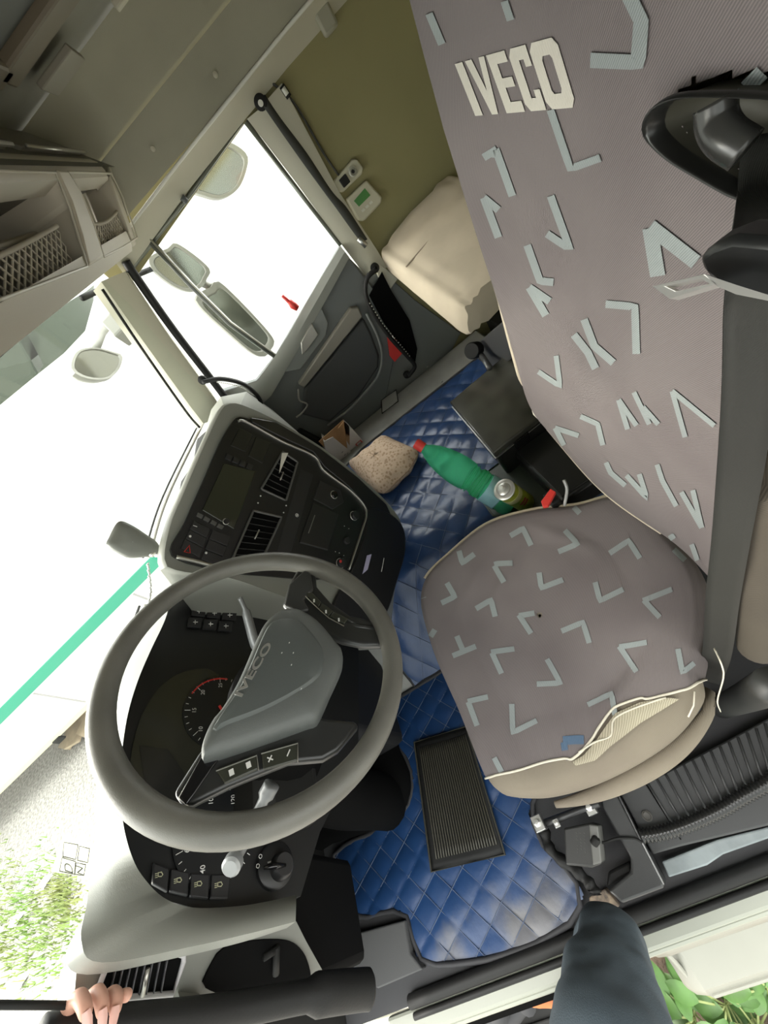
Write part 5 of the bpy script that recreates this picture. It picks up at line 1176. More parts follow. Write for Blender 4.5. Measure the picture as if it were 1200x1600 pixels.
# green bottle leaning in the tray
P0_ = V(.99, -.08, .40); P1_ = CAM + (at(652, 694, 2, .36) - CAM) * .725
ax_ = (P1_ - P0_).normalized(); Lb = (P1_ - P0_).length
bo = root('drink_bottle', P0_, 'green plastic drink bottle with a red cap leaning in the tray', 'bottle')
gm2 = bpy.data.materials.new('green_pet'); gm2.use_nodes = True; pb = gm2.node_tree.nodes['Principled BSDF']
pb.inputs['Base Color'].default_value = (.16, .88, .46, 1); pb.inputs['Roughness'].default_value = .06; pb.inputs['Transmission Weight'].default_value = .75; pb.inputs['IOR'].default_value = 1.08
k = Lb / .345
pf = [(.02, 0), (.043, .003), (.05, .015), (.05, .03), (.047, .036), (.05, .045), (.05, .10), (.048, .105), (.05, .112), (.051, .125), (.043, .140), (.046, .152), (.052, .165), (.054, .19), (.053, .215), (.047, .25), (.038, .28), (.026, .305), (.017, .318), (.0145, .325), (.0145, .335)]
b = MB(); b.lathe([(r * 1.0, h * k) for r, h in pf], P0_, ax_, 40); b.build('bottle_body', gm2, bo, smooth=True)
b = MB()
for h in (.118, .128, .148, .158): b.tube([P0_ + ax_ * (h * k) + (V(1, 0, 0).cross(ax_).normalized() * math.cos(t) + ax_.cross(V(1, 0, 0).cross(ax_).normalized()) * math.sin(t)) * .051 for t in np.linspace(0, 6.283, 41)[:-1]], .0012, 5, True)
b.build('rib', gm2, bo, smooth=True)
b = MB(); b.lathe([(.0508, .048 * k), (.0512, .05 * k), (.0512, .098 * k), (.0508, .10 * k)], P0_, ax_, 40); b.build('label', mat('label_blue', (.33, .62, .68), .5), bo, smooth=True)
b = MB(); b.lathe([(.012, .322 * k), (.0185, .322 * k), (.0185, .347 * k), (.016, .352 * k), (.002, .353 * k)], P0_, ax_, 28); b.build('cap', mat('cap_red', (.75, .06, .05), .4), bo, smooth='auto')
# spray can
C1 = V(.955, -.075, .575); C0 = V(.93, -.12, .388); ca_ = (C1 - C0).normalized()
C1 = CAM + ray(783, 762) * ((.56 - 1.5) / ray(783, 762).z); C0 = CAM + ray(820, 785) * ((.39 - 1.5) / ray(820, 785).z); ca_ = (C1 - C0).normalized(); Lc = (C1 - C0).length
cn = root('spray_can', C0, 'yellow and green spray can standing in the tray beside the bottle', 'spray can')
b = MB(); b.lathe([(.030, 0), (.033, .003), (.033, Lc * .86), (.031, Lc * .88)], C0, ca_, 36); b.build('can_body', mat('can_yellow', (.50, .52, .06), .3, col2=(.15, .22, .03), vscale=14), cn, smooth='auto')
b = MB(); b.lathe([(.033, Lc * .86), (.0345, Lc * .865), (.0345, Lc * .885), (.030, Lc * .90), (.022, Lc * .895), (.020, Lc * .92), (.012, Lc * .94), (.010, Lc * .94)], C0, ca_, 36); b.build('can_top', M['chrome'], cn, smooth='auto')
b = MB(); b.lathe([(.009, Lc * .93), (.009, Lc * 1.0), (.006, Lc * 1.02), (.001, Lc * 1.02)], C0, ca_, 20); b.build('nozzle', M['white_paint'], cn, smooth='auto')
b = MB(); b.lathe([(.0333, Lc * .55), (.0336, Lc * .56), (.0336, Lc * .70), (.0333, Lc * .71)], C0, ca_, 36); b.build('can_band', mat('can_pale', (.62, .62, .30), .4), cn, smooth=True)
b = MB(); q = C0 + ca_ * (Lc * .42) + (CAM - C0).normalized() * .0; tv = (CAM - q); tv = (tv - ca_ * tv.dot(ca_)).normalized(); sv_ = ca_.cross(tv)
for i, wd_ in enumerate((.020, .014)):
    cc_ = q - ca_ * (.016 * i)
    b.grid([[C0 + ca_ * ((cc_ - C0).dot(ca_) + dz) + (tv * math.cos(t) + sv_ * math.sin(t)) * .0337 for t in np.linspace(-.45 + .15 * i, .45, 8)] for dz in (-.005, .005)])
b.build('can_lettering', mat('can_red', (.35, .03, .06), .5), cn)

# beige patterned pouch on the mat
pc = root('patterned_pouch', at(605, 730, 2, .37), 'soft beige pouch with a small woven pattern lying on the blue tunnel mat', 'pouch')
pm = mat('pouch_cloth', (.50, .38, .27), .8, bump=.35, bscale=120, bdist=.0012)
nt = pm.node_tree; tc = [n for n in nt.nodes if n.type == 'TEX_COORD'][0]; vo_ = nt.nodes.new('ShaderNodeTexVoronoi'); vo_.inputs['Scale'].default_value = 70; nt.links.new(tc.outputs['Object'], vo_.inputs['Vector'])
rp = nt.nodes.new('ShaderNodeValToRGB'); rp.color_ramp.elements[0].color = (.44, .29, .18, 1); rp.color_ramp.elements[1].color = (.66, .50, .36, 1); rp.color_ramp.elements[0].position = .25; rp.color_ramp.elements[1].position = .5
nt.links.new(vo_.outputs['Distance'], rp.inputs[0]); nt.links.new(rp.outputs[0], nt.nodes['Principled BSDF'].inputs['Base Color'])
pq = [(548, 728), (604, 683), (656, 706), (640, 735), (600, 774), (575, 760)]
OP = resample([at(*p, 2, .40) for p in pq], 72, True); OP = resample(spline(OP[::3], 3, True), 72, True); pcn = sum(OP, Vector()) / len(OP)
def pou(zs):
    R = []
    for s, z in zs: R.append([V(pcn.x + (p.x - pcn.x) * s, pcn.y + (p.y - pcn.y) * s, .363 + z + .004 * math.sin(31 * p.x + 17 * s) * (1 - s) + .003 * math.sin(60 * p.y + 9 * s)) for p in OP])
    return R
b = MB(); b.grid(pou([(.01, .0), (.6, .0), (.88, .006), (.98, .03), (1.0, .042), (.97, .055), (.9, .072), (.78, .088), (.6, .10), (.4, .106), (.2, .108), (.01, .108)]), closedu=True); b.build('pouch_body', pm, pc, smooth=True)
b = MB(); b.tube([p + V(0, 0, .004) for p in OP[::2]], .003, 6, True); b.build('seam', mat('pouch_seam', (.36, .25, .17), .8), pc, smooth=True)
# open cardboard box
cb = root('cardboard_box', at(535, 700, 0, 1.95), 'small open cardboard box with a red printed mark beside the pouch', 'box')
card = mat('cardboard', (.42, .24, .11), .85, var=.1); cw = mat('card_white', (.68, .64, .60), .7, var=.05)
def cq(x, y, X=1.97): return at(x, y, 0, X)
b = MB(); F = [cq(*p) for p in ((500, 690), (537, 657), (580, 704), (556, 735))]; b.prism([cq(537, 657), cq(545, 664), cq(584, 708), cq(556, 735), cq(546, 722)], (.006, 0, 0)); b.build('printed_side', cw, cb)
b = MB(); b.prism([cq(537, 656, 1.985), cq(498, 690, 1.985), cq(520, 712, 1.985), cq(546, 700, 1.985)], (.004, 0, 0)); b.prism([cq(537, 657, 1.98), cq(528, 668, 1.98), cq(546, 695, 1.98), cq(545, 664, 1.98)], (-.01, 0, .0)); b.build('inner_side', card, cb)
b = MB(); b.prism([cq(506, 690, 1.955), cq(520, 683, 1.955), cq(556, 712, 1.955), cq(550, 730, 1.955), cq(530, 722, 1.955)], (.004, 0, 0)); b.build('front_flap', cw, cb)
b = MB(); b.prism([cq(550, 730, 1.955), cq(506, 690, 1.955), cq(512, 720, 1.955), cq(540, 760, 1.955)], (.09, 0, 0)); b.build('box_body', cw, cb)
b = MB()
R_ = [cq(*p, 1.962) for p in ((556, 694), (563, 688), (574, 699), (567, 707))]
b.tube(R_, .003, 4, True); b.tube([cq(560, 699, 1.96), cq(568, 693, 1.96)], .002, 4); b.tube([cq(566, 703, 1.96), cq(572, 700, 1.96)], .002, 4); b.build('red_print', M['red_print'], cb)
b = MB()
for x, y in ((534, 708), (538, 712), (542, 710)): b.tube([cq(x, y, 1.953), cq(x + 2, y - 3, 1.953)], .0012, 4)
b.build('care_marks', M['dark'], cb)
b = MB(); b.box((1.9, .30, .0), (2.12, .50, .27)); tag(b.build('footwell_step', M['dark'], bevel=.02), kind='structure')

# passenger grab handles
def handle(name, px, x, r, lb, dots=None):
    t = root(name, at(*px[0], 0, x), lb, 'grab handle', 'black grab handles by the passenger door')
    b = MB(); P = spline([at(*p, 0, x) for p in px], 6); b.tube(P, r, 12, flat=.75); b.build('grip', M['rubber'], t, smooth=True)
    if dots:
        D = spline([at(*p, 0, x - .02) for p in dots], 8); D = resample(D, 22)
        for k, d in enumerate(D): 
            q = MB(); q.lathe([(.0035, 0), (.003, .002), (.0005, .003)], d, (CAM - d), 8); q.build('grip_stud', M['silver'], t, smooth=True)
    for e in (P[0], P[-1]):
        q = MB(); q.lathe([(.02, 0), (.02, .012), (.012, .016)], e + V(.03, 0, 0), V(-1, 0, 0), 16); q.build('mount', M['dark'], t, smooth='auto')
    return t
handle('grab_handle', [(316, 597), (345, 592), (380, 600), (402, 618), (408, 636), (395, 646)], 2.03, .013, 'curved black grab handle at the foot of the windshield pillar', [(340, 597), (375, 604), (396, 618)])
handle('grab_handle', [(588, 420), (573, 436), (572, 462), (585, 492), (612, 530), (636, 556), (648, 572), (638, 588)], 2.10, .014, 'long black studded grab handle below the bunk cushion', [(578, 474), (600, 508), (625, 538), (640, 556)])
b = MB(); b.prism([at(*p, 0, 2.16) for p in ((597, 425), (612, 455), (640, 500), (652, 545), (648, 572), (600, 505), (577, 462))], (.012, 0, 0)); tag(b.build('trim_13', M['deep']), kind='structure')
b = MB(); b.prism([at(*p, 0, 2.14) for p in ((605, 527), (618, 535), (629, 552), (617, 566), (609, 556))], (.01, 0, 0)); tag(b.build('red_reflector', M['red'], bevel=.003), 'red reflector showing in the dark gap under the long grab handle', 'reflector')
# red plastic piece at the window
rc = root('red_clip', at(460, 485, 0, 2.15), 'small red plastic clip standing on the passenger window ledge', 'clip')
b = MB(); b.tube([at(*p, 0, 2.15) for p in ((441, 462), (450, 470), (457, 476))], [.007, .009, .010], 10); b.build('stem', M['red'], rc, smooth=True)
b = MB(); b.tube([at(*p, 0, 2.15) for p in ((452, 470), (458, 477), (465, 482))], [.012, .018, .013], 12); b.build('foot', M['red'], rc, smooth=True)
# small knob on the window header
b = MB(); b.tube([at(284, 308, 0, 2.16), at(293, 316, 0, 2.16)], [.012, .010], 10); tag(b.build('header_knob', mat('knob_grey', (.10, .11, .11), .5), smooth=True), 'small grey knob under the header above the passenger window', 'knob')

# heater control and socket unit on the side wall
XW = 2.185
hc_ = root('heater_control', at(570, 320, 0, XW), 'cream heater control with a green display on the side wall behind the door', 'heater control')
hm_ = mat('control_cream', (.50, .48, .36), .5)
b = MB(); b.prism([at(*p, 0, XW - .012) for p in ((541, 312), (573, 281), (598, 308), (596, 318), (569, 346), (560, 345))], (.03, 0, 0)); b.build('case', hm_, hc_, bevel=.008, smooth='auto', seg=3)
b = MB(); b.prism([at(*p, 0, XW - .014) for p in ((553, 314), (570, 294), (579, 305), (561, 323))], (.003, 0, 0)); b.build('display', mat('lcd_green', (.07, .22, .06), .3), hc_)
b = MB()
for x, y in ((566, 328), (572, 322), (578, 316)): b.prism([at(x + dx, y + dy, 0, XW - .014) for dx, dy in ((-2, 1), (2, -3), (5, 0), (1, 4))], (.003, 0, 0))
b.build('keys', mat('key_pale', (.6, .6, .52), .5), hc_)
su = root('socket_unit', at(545, 275, 0, XW), 'cream socket plate with a dark plug above the heater control', 'socket')
b = MB(); b.prism([at(*p, 0, XW - .006) for p in ((520, 285), (550, 249), (558, 248), (568, 262), (566, 272), (536, 301), (528, 300))], (.02, 0, 0)); b.build('plate', hm_, su, bevel=.006, smooth='auto', seg=3)
b = MB(); b.prism([at(*p, 0, XW - .016) for p in ((530, 282), (540, 271), (548, 284), (538, 294))], (.02, 0, 0)); b.build('plug', M['dark'], su, bevel=.003)
b = MB(); c_ = at(551, 268, 0, XW - .008); b.lathe([(.018, 0), (.018, .006), (.012, .008), (.012, .002)], c_, V(-1, 0, 0), 20); b.build('dial', mat('dial_ring', (.35, .34, .27), .3), su, smooth='auto')
b = MB(); b.lathe([(.006, 0), (.006, .012)], c_, V(-1, 0, 0), 14); b.build('pin', M['dark'], su, smooth='auto')
# cable running down the wall to the plug, lamp switch, belt
cbm = mat('cable_dark', (.05, .05, .042), .6)
cd = root('lamp_cable', at(445, 142, 0, 2.19), 'thin dark cable with a pale switch running down the side wall', 'cable')
b = MB(); b.tube(spline([at(*p, 0, 2.185) for p in ((400, 121), (425, 130), (452, 152), (472, 180), (505, 238), (530, 275))], 6), .0045, 6); b.build('cable', cbm, cd, smooth=True)
b = MB(); b.tube([at(*p, 0, 2.17) for p in ((440, 134), (452, 152))], .011, 10); b.build('switch_body', M['dark'], cd, smooth=True)
b = MB(); b.tube([at(*p, 0, 2.16) for p in ((442, 137), (449, 148))], .008, 10, flat=.6); b.build('switch_face', M['white_paint'], cd, smooth=True)
pb_ = root('passenger_belt', at(480, 260, 0, 2.14), 'dark seat belt hanging along the passenger door pillar', 'seat belt')
b = MB(); Lp_ = spline([at(*p, 0, 2.12) for p in ((402, 152), (428, 190), (470, 250), (510, 305), (525, 325), (550, 360), (565, 380))], 5); Rp_ = spline([at(*p, 0, 2.13) for p in ((414, 148), (438, 184), (480, 240), (518, 298), (540, 322), (560, 352), (574, 374))], 5)
b.grid([[a, a.lerp(c, .5), c] for a, c in zip(Lp_, Rp_)]); b.build('webbing', mat('belt_dark', (.06, .062, .055), .8), pb_, smooth=True, solid=.002)
b = MB(); b.lathe([(.022, 0), (.022, .008), (.010, .012)], at(407, 160, 0, 2.13), V(-1, 0, 0), 18); o = b.build('upper_anchor', M['dark'], pb_, smooth='auto')
b = MB(); b.lathe([(.009, .008), (.009, .014), (.002, .015)], at(407, 162, 0, 2.13), V(-1, 0, 0), 14); b.build('anchor_bolt', M['white_paint'], o, smooth='auto')
b = MB(); b.tube([at(560, 372, 0, 2.12), at(572, 384, 0, 2.12)], .012, 8); b.build('buckle_tongue', M['metal'], pb_, smooth=True)
b = MB(); b.tube([at(530, 318, 0, 2.13), at(545, 345, 0, 2.13), at(562, 366, 0, 2.13)], .003, 6); b.build('cord', M['thread'], pb_, smooth=True)
b = MB(); p = at(508, 30, 0, 2.18); b.box(p - V(.02, .03, .035), p + V(0, .03, .03)); tag(b.build('coat_hook', mat('hook_cream', (.32, .31, .24), .6), bevel=.01, smooth='auto'), 'small cream coat hook high on the side wall', 'hook')

# paddle shaped device on the dash edge
dv_ = root('dash_paddle', at(247, 868, 2, 1.06), 'grey paddle shaped device on a chrome hinge at the dashboard edge', 'device')
pp = [(170, 840), (185, 815), (205, 820), (230, 836), (246, 848), (250, 862), (236, 869), (205, 872), (190, 868), (167, 853)]
a1 = (.93, -.28, 0); pn = (CAM - at(205, 845, 1, .72)).normalized()
c_ = at(205, 845, 1, .72)
PP = resample(spline([onp(*p, c_, pn) for p in pp], 5, True), 60, True); pc_ = sum(PP, Vector()) / len(PP)
b = MB(); b.grid([[pc_ + (p - pc_) * s + pn * z for p in PP] for s, z in ((.01, .012), (.6, .011), (.85, .008), (1.0, 0), (1.0, -.008), (.8, -.02), (.01, -.024))], closedu=True); b.build('paddle', mat('paddle_grey', (.17, .175, .155), .5, bump=.2, bscale=600), dv_, smooth='auto')
b = MB(); h0 = onp(244, 866, c_, pn); b.tube([h0, h0 + V(.02, .0, -.02)], .008, 10); b.tube([h0 + V(-.01, 0, .01), h0 + V(.012, 0, .004)], .006, 8); b.build('hinge', M['chrome'], dv_, smooth=True)

# clear sticker of the lettered buttons, painted on the windshield
st_ = root('panel_reflection', at(120, 1340, 1, .93), 'clear sticker of the D and N buttons painted on the windshield', 'reflection')  # mirror image of the button panel in the glass, painted as printed film
fs_ = at(115, 1340, 1, .93)
SNn = V(0, -.98, -.2).normalized()
def sk(x, y, o=0): return onp(x, y, fs_ - V(0, o, 0), SNn)
b = MB(); b.prism([sk(*p) for p in ((100, 1305), (150, 1320), (148, 1372), (80, 1362))], (0, .0006, 0)); b.build('film', glass('reflection_film', (.80, .80, .72), haze=.25), st_)
b = MB(); stm = mat('reflection_print', (.12, .12, .11), .6)
for q in (((97, 1340), (118, 1346), (116, 1366), (93, 1361)), ((119, 1348), (134, 1351), (131, 1368), (117, 1366)), ((100, 1316), (122, 1320), (118, 1343), (98, 1338)), ((124, 1322), (140, 1326), (137, 1348), (121, 1344))): b.tube([sk(*p, .002) for p in q], .0010, 4, True)
put_text(b, 'D', sk(107, 1356, .003), (sk(106, 1350, .003) - sk(108, 1362, .003)).normalized() * .9, (sk(99, 1354, .003) - sk(112, 1358, .003)), V(0, 0, 0))
put_text(b, 'N', sk(125, 1360, .003), (sk(124, 1354, .003) - sk(126, 1366, .003)).normalized() * .9, (sk(119, 1358, .003) - sk(130, 1362, .003)), V(0, 0, 0))
b.build('print', stm, st_)

# ---- driver's door side: black console, ribbed plate, hose, control box
cp = root('step_console', at(960, 1320, 2, .0), 'black moulded console cover on the sill beside the seat', 'cover')
b = MB(); b.prism([at(*p, 2, .09) for p in ((938, 1246), (964, 1238), (1038, 1382), (1036, 1388), (972, 1412), (950, 1392), (985, 1362), (985, 1340), (940, 1262))], (0, 0, -.085)); b.build('cover', mat('cover_black', (.032, .033, .033), .4, bump=.2, bscale=700), cp, bevel=.006, smooth='auto', seg=3)
b = MB(); b.tube([at(*p, 2, .092) for p in ((966, 1242), (1000, 1310), (1037, 1382))], .002, 6); b.build('edge_highlight', mat('edge_grey', (.2, .2, .2), .3), cp, smooth=True)
rp_ = root('ribbed_plate', at(1100, 1220, 2, .0), 'grey ribbed plastic plate between the seat and the sill', 'plate')
b = MB(); RP = [at(*p, 2, .06) for p in ((968, 1240), (1010, 1222), (1130, 1160), (1260, 1090), (1300, 1190), (1200, 1290), (1066, 1322), (1020, 1335))]; b.prism(RP, (0, 0, -.055)); b.build('plate', mat('plate_grey', (.042, .043, .043), .5, bump=.2, bscale=500), rp_, bevel=.004, smooth='auto')
b = MB()
for i in range(18):
    t = i / 17; x0, y0 = 1012 + 240 * t, 1222 - 122 * t + 2; x1, y1 = 1058 + 215 * t, 1296 - 100 * t + 4
    b.tube([at(x0, y0, 2, .062), at(x1, y1, 2, .062)], .0032, 6)
b.build('rib', mat('rib_grey', (.065, .066, .066), .45), rp_, smooth=True)
b = MB(); b.lathe([(.012, -.002), (.012, .003), (.009, .004), (.008, .0015), (.003, .001)], at(1011, 1275, 2, .062), V(0, 0, 1), 20); b.build('bolt_cap', mat('bolt_grey', (.09, .085, .075), .5), rp_, smooth='auto')
b = MB(); b.tube([at(1008, 1223, 2, .063), at(1064, 1312, 2, .063)], .0015, 5); b.build('joint', M['deep'], rp_)
b = MB(); b.prism([at(*p, 2, .045) for p in ((1034, 1346), (1060, 1336), (1120, 1312), (1200, 1292), (1240, 1285), (1240, 1296), (1130, 1335), (1105, 1352), (1045, 1371))], (0, 0, -.03)); tag(b.build('sill_strip', mat('strip_bluegrey', (.22, .25, .255), .5, var=.15, vscale=20), bevel=.003), 'blue-grey worn metal strip along the sill by the ribbed plate', 'strip')
# corrugated hose
hs = root('corrugated_hose', at(1010, 1312, 2, .08), 'black corrugated hose lying along the ribbed plate', 'hose')
H_ = spline([at(*p, 2, .092) for p in ((1002, 1306), (1030, 1302), (1070, 1290), (1120, 1268), (1160, 1245), (1200, 1222), (1260, 1180))], 10); H_ = resample(H_, 150)
b = MB(); b.tube(H_, [.0145 + .0028 * math.sin(i * 2 * math.pi / 3.0) for i in range(150)], 14); b.build('hose', mat('hose_black', (.02, .02, .019), .2), hs, smooth=True)
b = MB(); H2 = spline([at(*p, 2, .10) for p in ((928, 1318), (945, 1316), (965, 1310), (990, 1310), (1004, 1316))], 6); b.tube(H2, .0028, 8); b.build('cable', M['dark'], hs, smooth=True)
# control box with worn lettering
cx_ = root('seat_control_box', at(905, 1320, 2, .06), 'black plug box with worn lettering beside the seat rail', 'control box')
zt2 = .13
b = MB(); b.prism([at(*p, 2, zt2) for p in ((880, 1294), (920, 1286), (934, 1290), (940, 1350), (925, 1356), (884, 1352))], (0, 0, -.07)); b.build('housing', mat('housing_black', (.03, .03, .028), .5, bump=.2, bscale=600), cx_, bevel=.005, smooth='auto', seg=3)
b = MB(); b.prism([at(*p, 2, zt2 + .003) for p in ((920, 1288), (934, 1290), (940, 1348), (926, 1352))], (0, 0, -.06)); b.build('end_cap', mat('cap_grey', (.13, .13, .12), .45), cx_, bevel=.003)
b = MB()
for r in range(3):
    for k in range(7):
        if (r * 7 + k) % 5 == 3: continue
        x, y = 900 + r * 6 + .3 * k, 1300 + k * 5; b.tube([at(x, y, 2, zt2 + .0008), at(x + 1.5, y + 3, 2, zt2 + .0008)], .0006, 4)
b.build('worn_lettering', mat('worn_print', (.12, .12, .11), .6), cx_)
b = MB(); b.lathe([(.010, 0), (.010, .014), (.007, .018)], at(928, 1318, 2, zt2), V(.3, -.7, .3), 16); b.build('cable_gland', M['dark'], cx_, smooth='auto')
# metal rail ends and bolts by the seat foot
for k, (x, y, s, lb) in enumerate(((842, 1286, .018, 'steel rail bracket at the seat foot, nearest the blue mat'), (922, 1262, .016, 'steel rail bracket under the torn cushion corner'), (870, 1286, .010, 'small steel nut between the two rail brackets'))):
    p = at(x, y, 2, .12); t = root('rail_bracket', p, lb, 'bracket', 'steel brackets at the seat foot')
    b = MB(); b.obox(p, V(s, 0, 0), V(0, s * .8, 0), V(0, 0, s * .7)); b.build('bracket', M['metal'], t, bevel=.002)
    b = MB(); b.lathe([(s * .5, 0), (s * .5, s * .5), (s * .2, s * .55)], p + V(0, 0, s * .7), V(0, 0, 1), 6); b.build('bolt_head', M['chrome'], t)
b = MB(); b.tube([at(842, 1290, 2, .11), at(890, 1272, 2, .12), at(935, 1255, 2, .13)], .009, 8); tag(b.build('seat_rail', mat('rail_dark', (.05, .05, .05), .4, metal=.5), smooth=True), 'dark seat rail running between the steel brackets', 'rail')
bl = MB(); bl.tube(spline([at(*p, 2, .06) for p in ((850, 1295), (862, 1330), (900, 1360), (925, 1385), (930, 1398))], 6), [.014 + .003 * math.sin(i * 1.6) for i in range(25)], 12); tag(bl.build('bellows', M['rubber'], smooth=True), 'black rubber bellows curving below the control box', 'bellows')
b = MB(); b.prism([at(*p, 2, .05) for p in ((950, 1362), (985, 1345), (988, 1365), (948, 1385))], (0, 0, -.03)); tag(b.build('rubber_foot', M['rubber'], bevel=.006, smooth='auto'), 'black rubber block inside the sill console notch', 'block')
b = MB(); b.prism([at(*p, 2, .035) for p in ((920, 1402), (945, 1388), (968, 1416), (940, 1432), (922, 1420))], (0, 0, -.03)); tag(b.build('worn_bracket', mat('worn_tan', (.25, .19, .13), .7, col2=(.05, .04, .035), vscale=60), bevel=.003), 'worn tan and brown metal bracket beside the knee of the jeans', 'bracket')

# driver side grab handle, rubber, in front of the door opening
gh = root('door_grab_handle', at(360, 1575, 1, .74), 'thick black rubber grab handle on the driver side pillar, held by a hand', 'grab handle')
b = MB(); A_ = [at(60, 1622, 1, .76), at(180, 1603, 1, .75), at(290, 1590, 1, .74), at(380, 1575, 1, .73), at(480, 1556, 1, .70), at(560, 1546, 1, .68), at(582, 1545, 1, .67)]
SPn = spline(A_, 6); b.tube(SPn, [.019] * (len(SPn) - 12) + [.026] * 10 + [.022, .012], 18, flat=1.0); b.build('grip', M['rubber'], gh, smooth=True)
b = MB(); b.tube([at(x, y, 1, .74) for x, y in ((-40, 1570), (110, 1571))], .004, 6); b.build('wire', M['dark'], gh, smooth=True)
b = MB(); b.prism([at(*p, 1, .80) for p in ((125, 1495), (150, 1500), (145, 1560), (120, 1570))], (0, .05, 0)); tag(b.build('trim_14', M['white_paint'], bevel=.006), kind='structure')

# step wells and clutter under the sill
b = MB(); b.prism([at(*p, 2, -.14) for p in ((470, 1612), (590, 1592), (700, 1556), (735, 1548), (722, 1566), (690, 1580), (705, 1586), (640, 1612))], (0, 0, -.03)); tag(b.build('cab_step', mat('step_cream', (.42, .42, .33), .5), bevel=.006, smooth='auto'), 'cream painted cab step edge below the door sill', 'step')
b = MB(); b.prism([at(*p, 2, -.16) for p in ((795, 1525), (825, 1518), (822, 1532), (808, 1545))], (0, 0, -.03)); tag(b.build('step_tab', mat('step_cream', (.42, .42, .33), .5), bevel=.004), 'small cream metal tab below the sill beside the jeans', 'tab')
b = MB(); b.box((-.34, .64, -.80), (-.06, 1.15, -.77));
for i in range(7): b.box((-.33 + i * .04, .64, -.77), (-.315 + i * .04, 1.15, -.755))
tag(b.build('lower_step', M['dark'], bevel=.004), 'black ribbed lower cab step', 'step')
b = MB(); b.box((-.06, .45, -1.0), (-.035, 1.2, -.05)); tag(b.build('step_backing', M['deep']), kind='structure')
# ================================================================ PERSON (photographer: only a hand and one leg are in view)
skin = mat('skin', (.55, .30, .22), .5, var=.06, vscale=30, bump=.15, bscale=300)
jeans = mat('jeans', (.045, .062, .075), .85, var=.18, vscale=7, bump=.5, bscale=600)
pr_ = root('person', (-.4, .55, -.75), 'person in dark jeans on the cab step holding the black grab handle', 'person')
def skinmesh(name, nodes, edges, m, parent, lvl=2):
    me = bpy.data.meshes.new(name); me.from_pydata([tuple(n[0]) for n in nodes], edges, []); o = bpy.data.objects.new(name, me); C.objects.link(o)
    r = parent; 
    inv = ROOT[r.name]; 
    for v, n in zip(me.vertices, nodes): v.co = inv @ Vector(n[0])
    sm = o.modifiers.new('k', 'SKIN'); me.skin_vertices
    for i, n in enumerate(nodes): me.skin_vertices[0].data[i].radius = (n[1], n[2] if len(n) > 2 else n[1]); me.skin_vertices[0].data[i].use_root = (i == 0)
    sm.use_smooth_shade = True; sb = o.modifiers.new('s', 'SUBSURF'); sb.levels = lvl; sb.render_levels = lvl
    me.materials.append(m); o.parent = parent; return o
K_ = at(956, 1478, 2, .42)
Hh = at(962, 1700, 2, .62)
F_ = at(868, 1578, 2, -.62)
pelv = Hh + V(-.12, .06, .02)
nodes = [(pelv, .15, .12), (Hh, .095, .095), (K_.lerp(Hh, .5), .082, .082), (K_ + V(-.02, .01, .02), .066, .066), (K_ + V(.012, -.012, -.03), .058, .058), (K_.lerp(F_, .35) + V(-.05, .05, 0), .055), (K_.lerp(F_, .85) + V(-.04, 0, 0), .038)]
jl = skinmesh('jeans_leg', nodes, [(i, i + 1) for i in range(6)], jeans, pr_, 4)
tx = bpy.data.textures.new('folds', 'CLOUDS'); tx.noise_scale = .09; tx.noise_depth = 2
dm_ = jl.modifiers.new('d', 'DISPLACE'); dm_.texture = tx; dm_.strength = .022; dm_.mid_level = .5; dm_.texture_coords = 'LOCAL'
# boots below
bt_ = mat('boot_dark', (.03, .03, .032), .7); og = mat('boot_orange', (.45, .13, .04), .6)
for dx, px, py in ((0, 800, 1580), (1, 760, 1600)):
    p = at(px, py, 2, -.70); b = MB(); b.tube(spline([p + V(-.05, .10, .03), p + V(0, .03, .02), p + V(.04, -.08, .03), p + V(.03, -.11, .10)], 6), [.035] * 6 + [.05] * 7 + [.045] * 6, 14, flat=.8); b.build('boot', bt_, pr_, smooth=True)
p = at(842, 1562, 2, -.55); b = MB(); b.tube(spline([p + V(.02, .06, .02), p, p + V(-.03, -.05, -.03)], 6), [.008, .012, .016, .018, .02, .02, .02, .018, .016, .014, .012, .01, .006], 10, flat=.6); b.build('boot_tongue', og, pr_, smooth=True)
# body, out of the picture: torso, shoulder, arm to the handle, head
sh_ = V(-.46, .30, 1.10); el = V(-.22, .80, 1.16); wr = at(60, 1680, 1, .78)
coat = mat('dark_jacket', (.03, .032, .036), .85, bump=.3, bscale=300)
nodes = [(pelv, .15, .12), (pelv + V(-.10, -.10, .22), .15, .11), (V(-.52, .10, 1.02), .16, .11), (V(-.52, .05, 1.20), .06), (sh_, .06), (el, .045), (el.lerp(wr, .75), .034), (V(-.54, -.15, 1.10), .055), (V(-.42, -.30, .85), .04)]
skinmesh('jacket', nodes, [(0, 1), (1, 2), (2, 3), (2, 4), (4, 5), (5, 6), (2, 7), (7, 8)], coat, pr_)
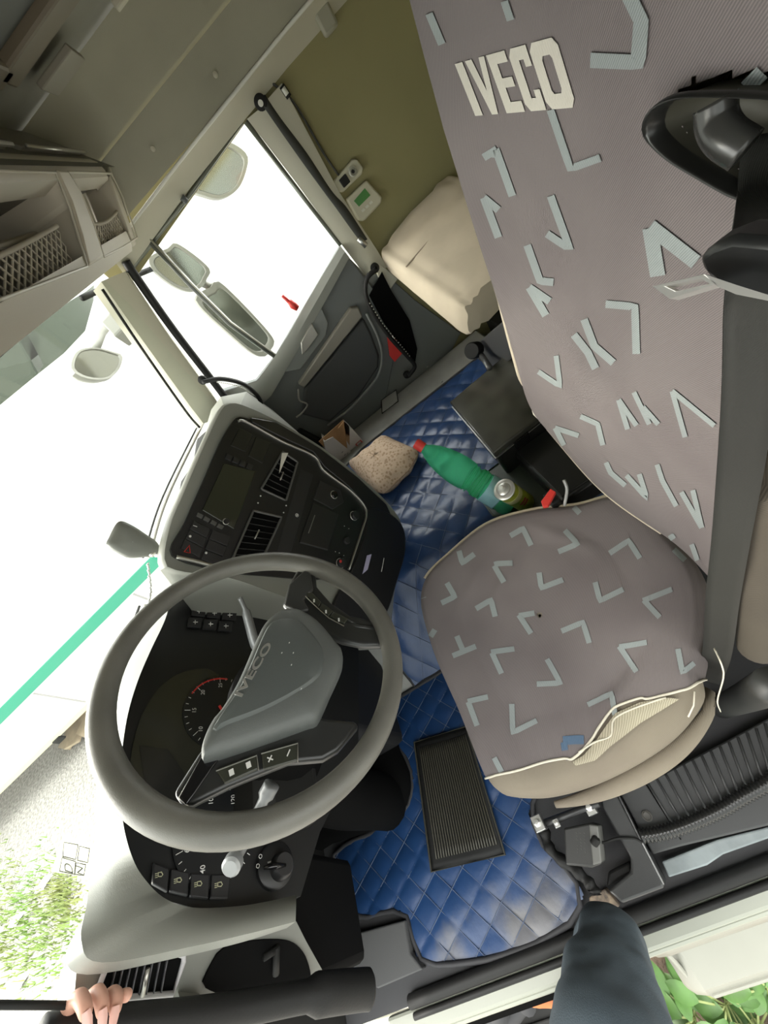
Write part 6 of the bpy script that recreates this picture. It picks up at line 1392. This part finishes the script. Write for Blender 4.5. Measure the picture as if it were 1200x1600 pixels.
# hand: palm behind the handle, four fingers hooked over it, thumb underneath
def hp(px, py, y=.735): return at(px, py, 1, y)
palm = hp(60, 1640, .78)
body = [(V(-.52, .02, 1.26), .05), (V(-.52, .0, 1.36), .085, .09), (V(-.52, .0, 1.44), .075, .08)]
nodes = [(palm, .034, .018), (wr, .026, .022), (el.lerp(wr, .8), .030)]
edges = [(0, 1), (1, 2)]
fing = [((95, 1604), (112, 1566), (124, 1556), (133, 1574), (136, 1596)), ((118, 1606), (140, 1560), (152, 1549), (160, 1566), (160, 1594)), ((140, 1608), (160, 1570), (176, 1550), (184, 1556), (178, 1590)), ((160, 1606), (172, 1572), (184, 1560), (196, 1553), (206, 1558))]
for k, f_ in enumerate(fing):
    base = len(nodes); ys_ = (.765, .742, .722, .708, .706); rr_ = [.0095, .0092, .0088, .0082, .0066]
    if k == 3: rr_ = [.008, .0078, .0074, .007, .006]
    for j, q in enumerate(f_): nodes.append((hp(q[0], q[1], ys_[j]), rr_[j]))
    edges += [(0, base)] + [(base + j, base + j + 1) for j in range(4)]
base = len(nodes)
for q, y_, r_ in (((70, 1640), .765, .011), ((110, 1640), .745, .010), ((150, 1634), .73, .009), ((175, 1626), .725, .0075)): nodes.append((hp(*q, y_), r_))
edges += [(0, base), (base, base + 1), (base + 1, base + 2), (base + 2, base + 3)]
skinmesh('hand', nodes, edges, skin, pr_)
nm = mat('nail', (.70, .42, .36), .25)
for f_, y_ in ((fing[0], .700), (fing[1], .698), (fing[2], .698)):
    p = hp(f_[4][0] + .5, f_[4][1] - 3, y_ ); d = (hp(*f_[4], y_) - hp(*f_[3], y_)).normalized(); n_ = (CAM - p).normalized(); s_ = d.cross(n_).normalized(); n_ = s_.cross(d)
    b = MB(); b.grid([[p + d * (.0075 * a) + s_ * (.005 * c * (1 - .2 * abs(a))) + n_ * (.0005 - .0015 * c * c) for c in (-1, -.5, 0, .5, 1)] for a in (-1, -.5, 0, .5, 1)]); b.build('fingernail', nm, pr_, smooth=True)
skinmesh('head', [(V(-.52, .05, 1.20), .05), (V(-.50, .0, 1.30), .055), (V(-.48, -.02, 1.40), .085, .09), (V(-.47, -.02, 1.46), .07, .08)], [(0, 1), (1, 2), (2, 3)], skin, pr_)
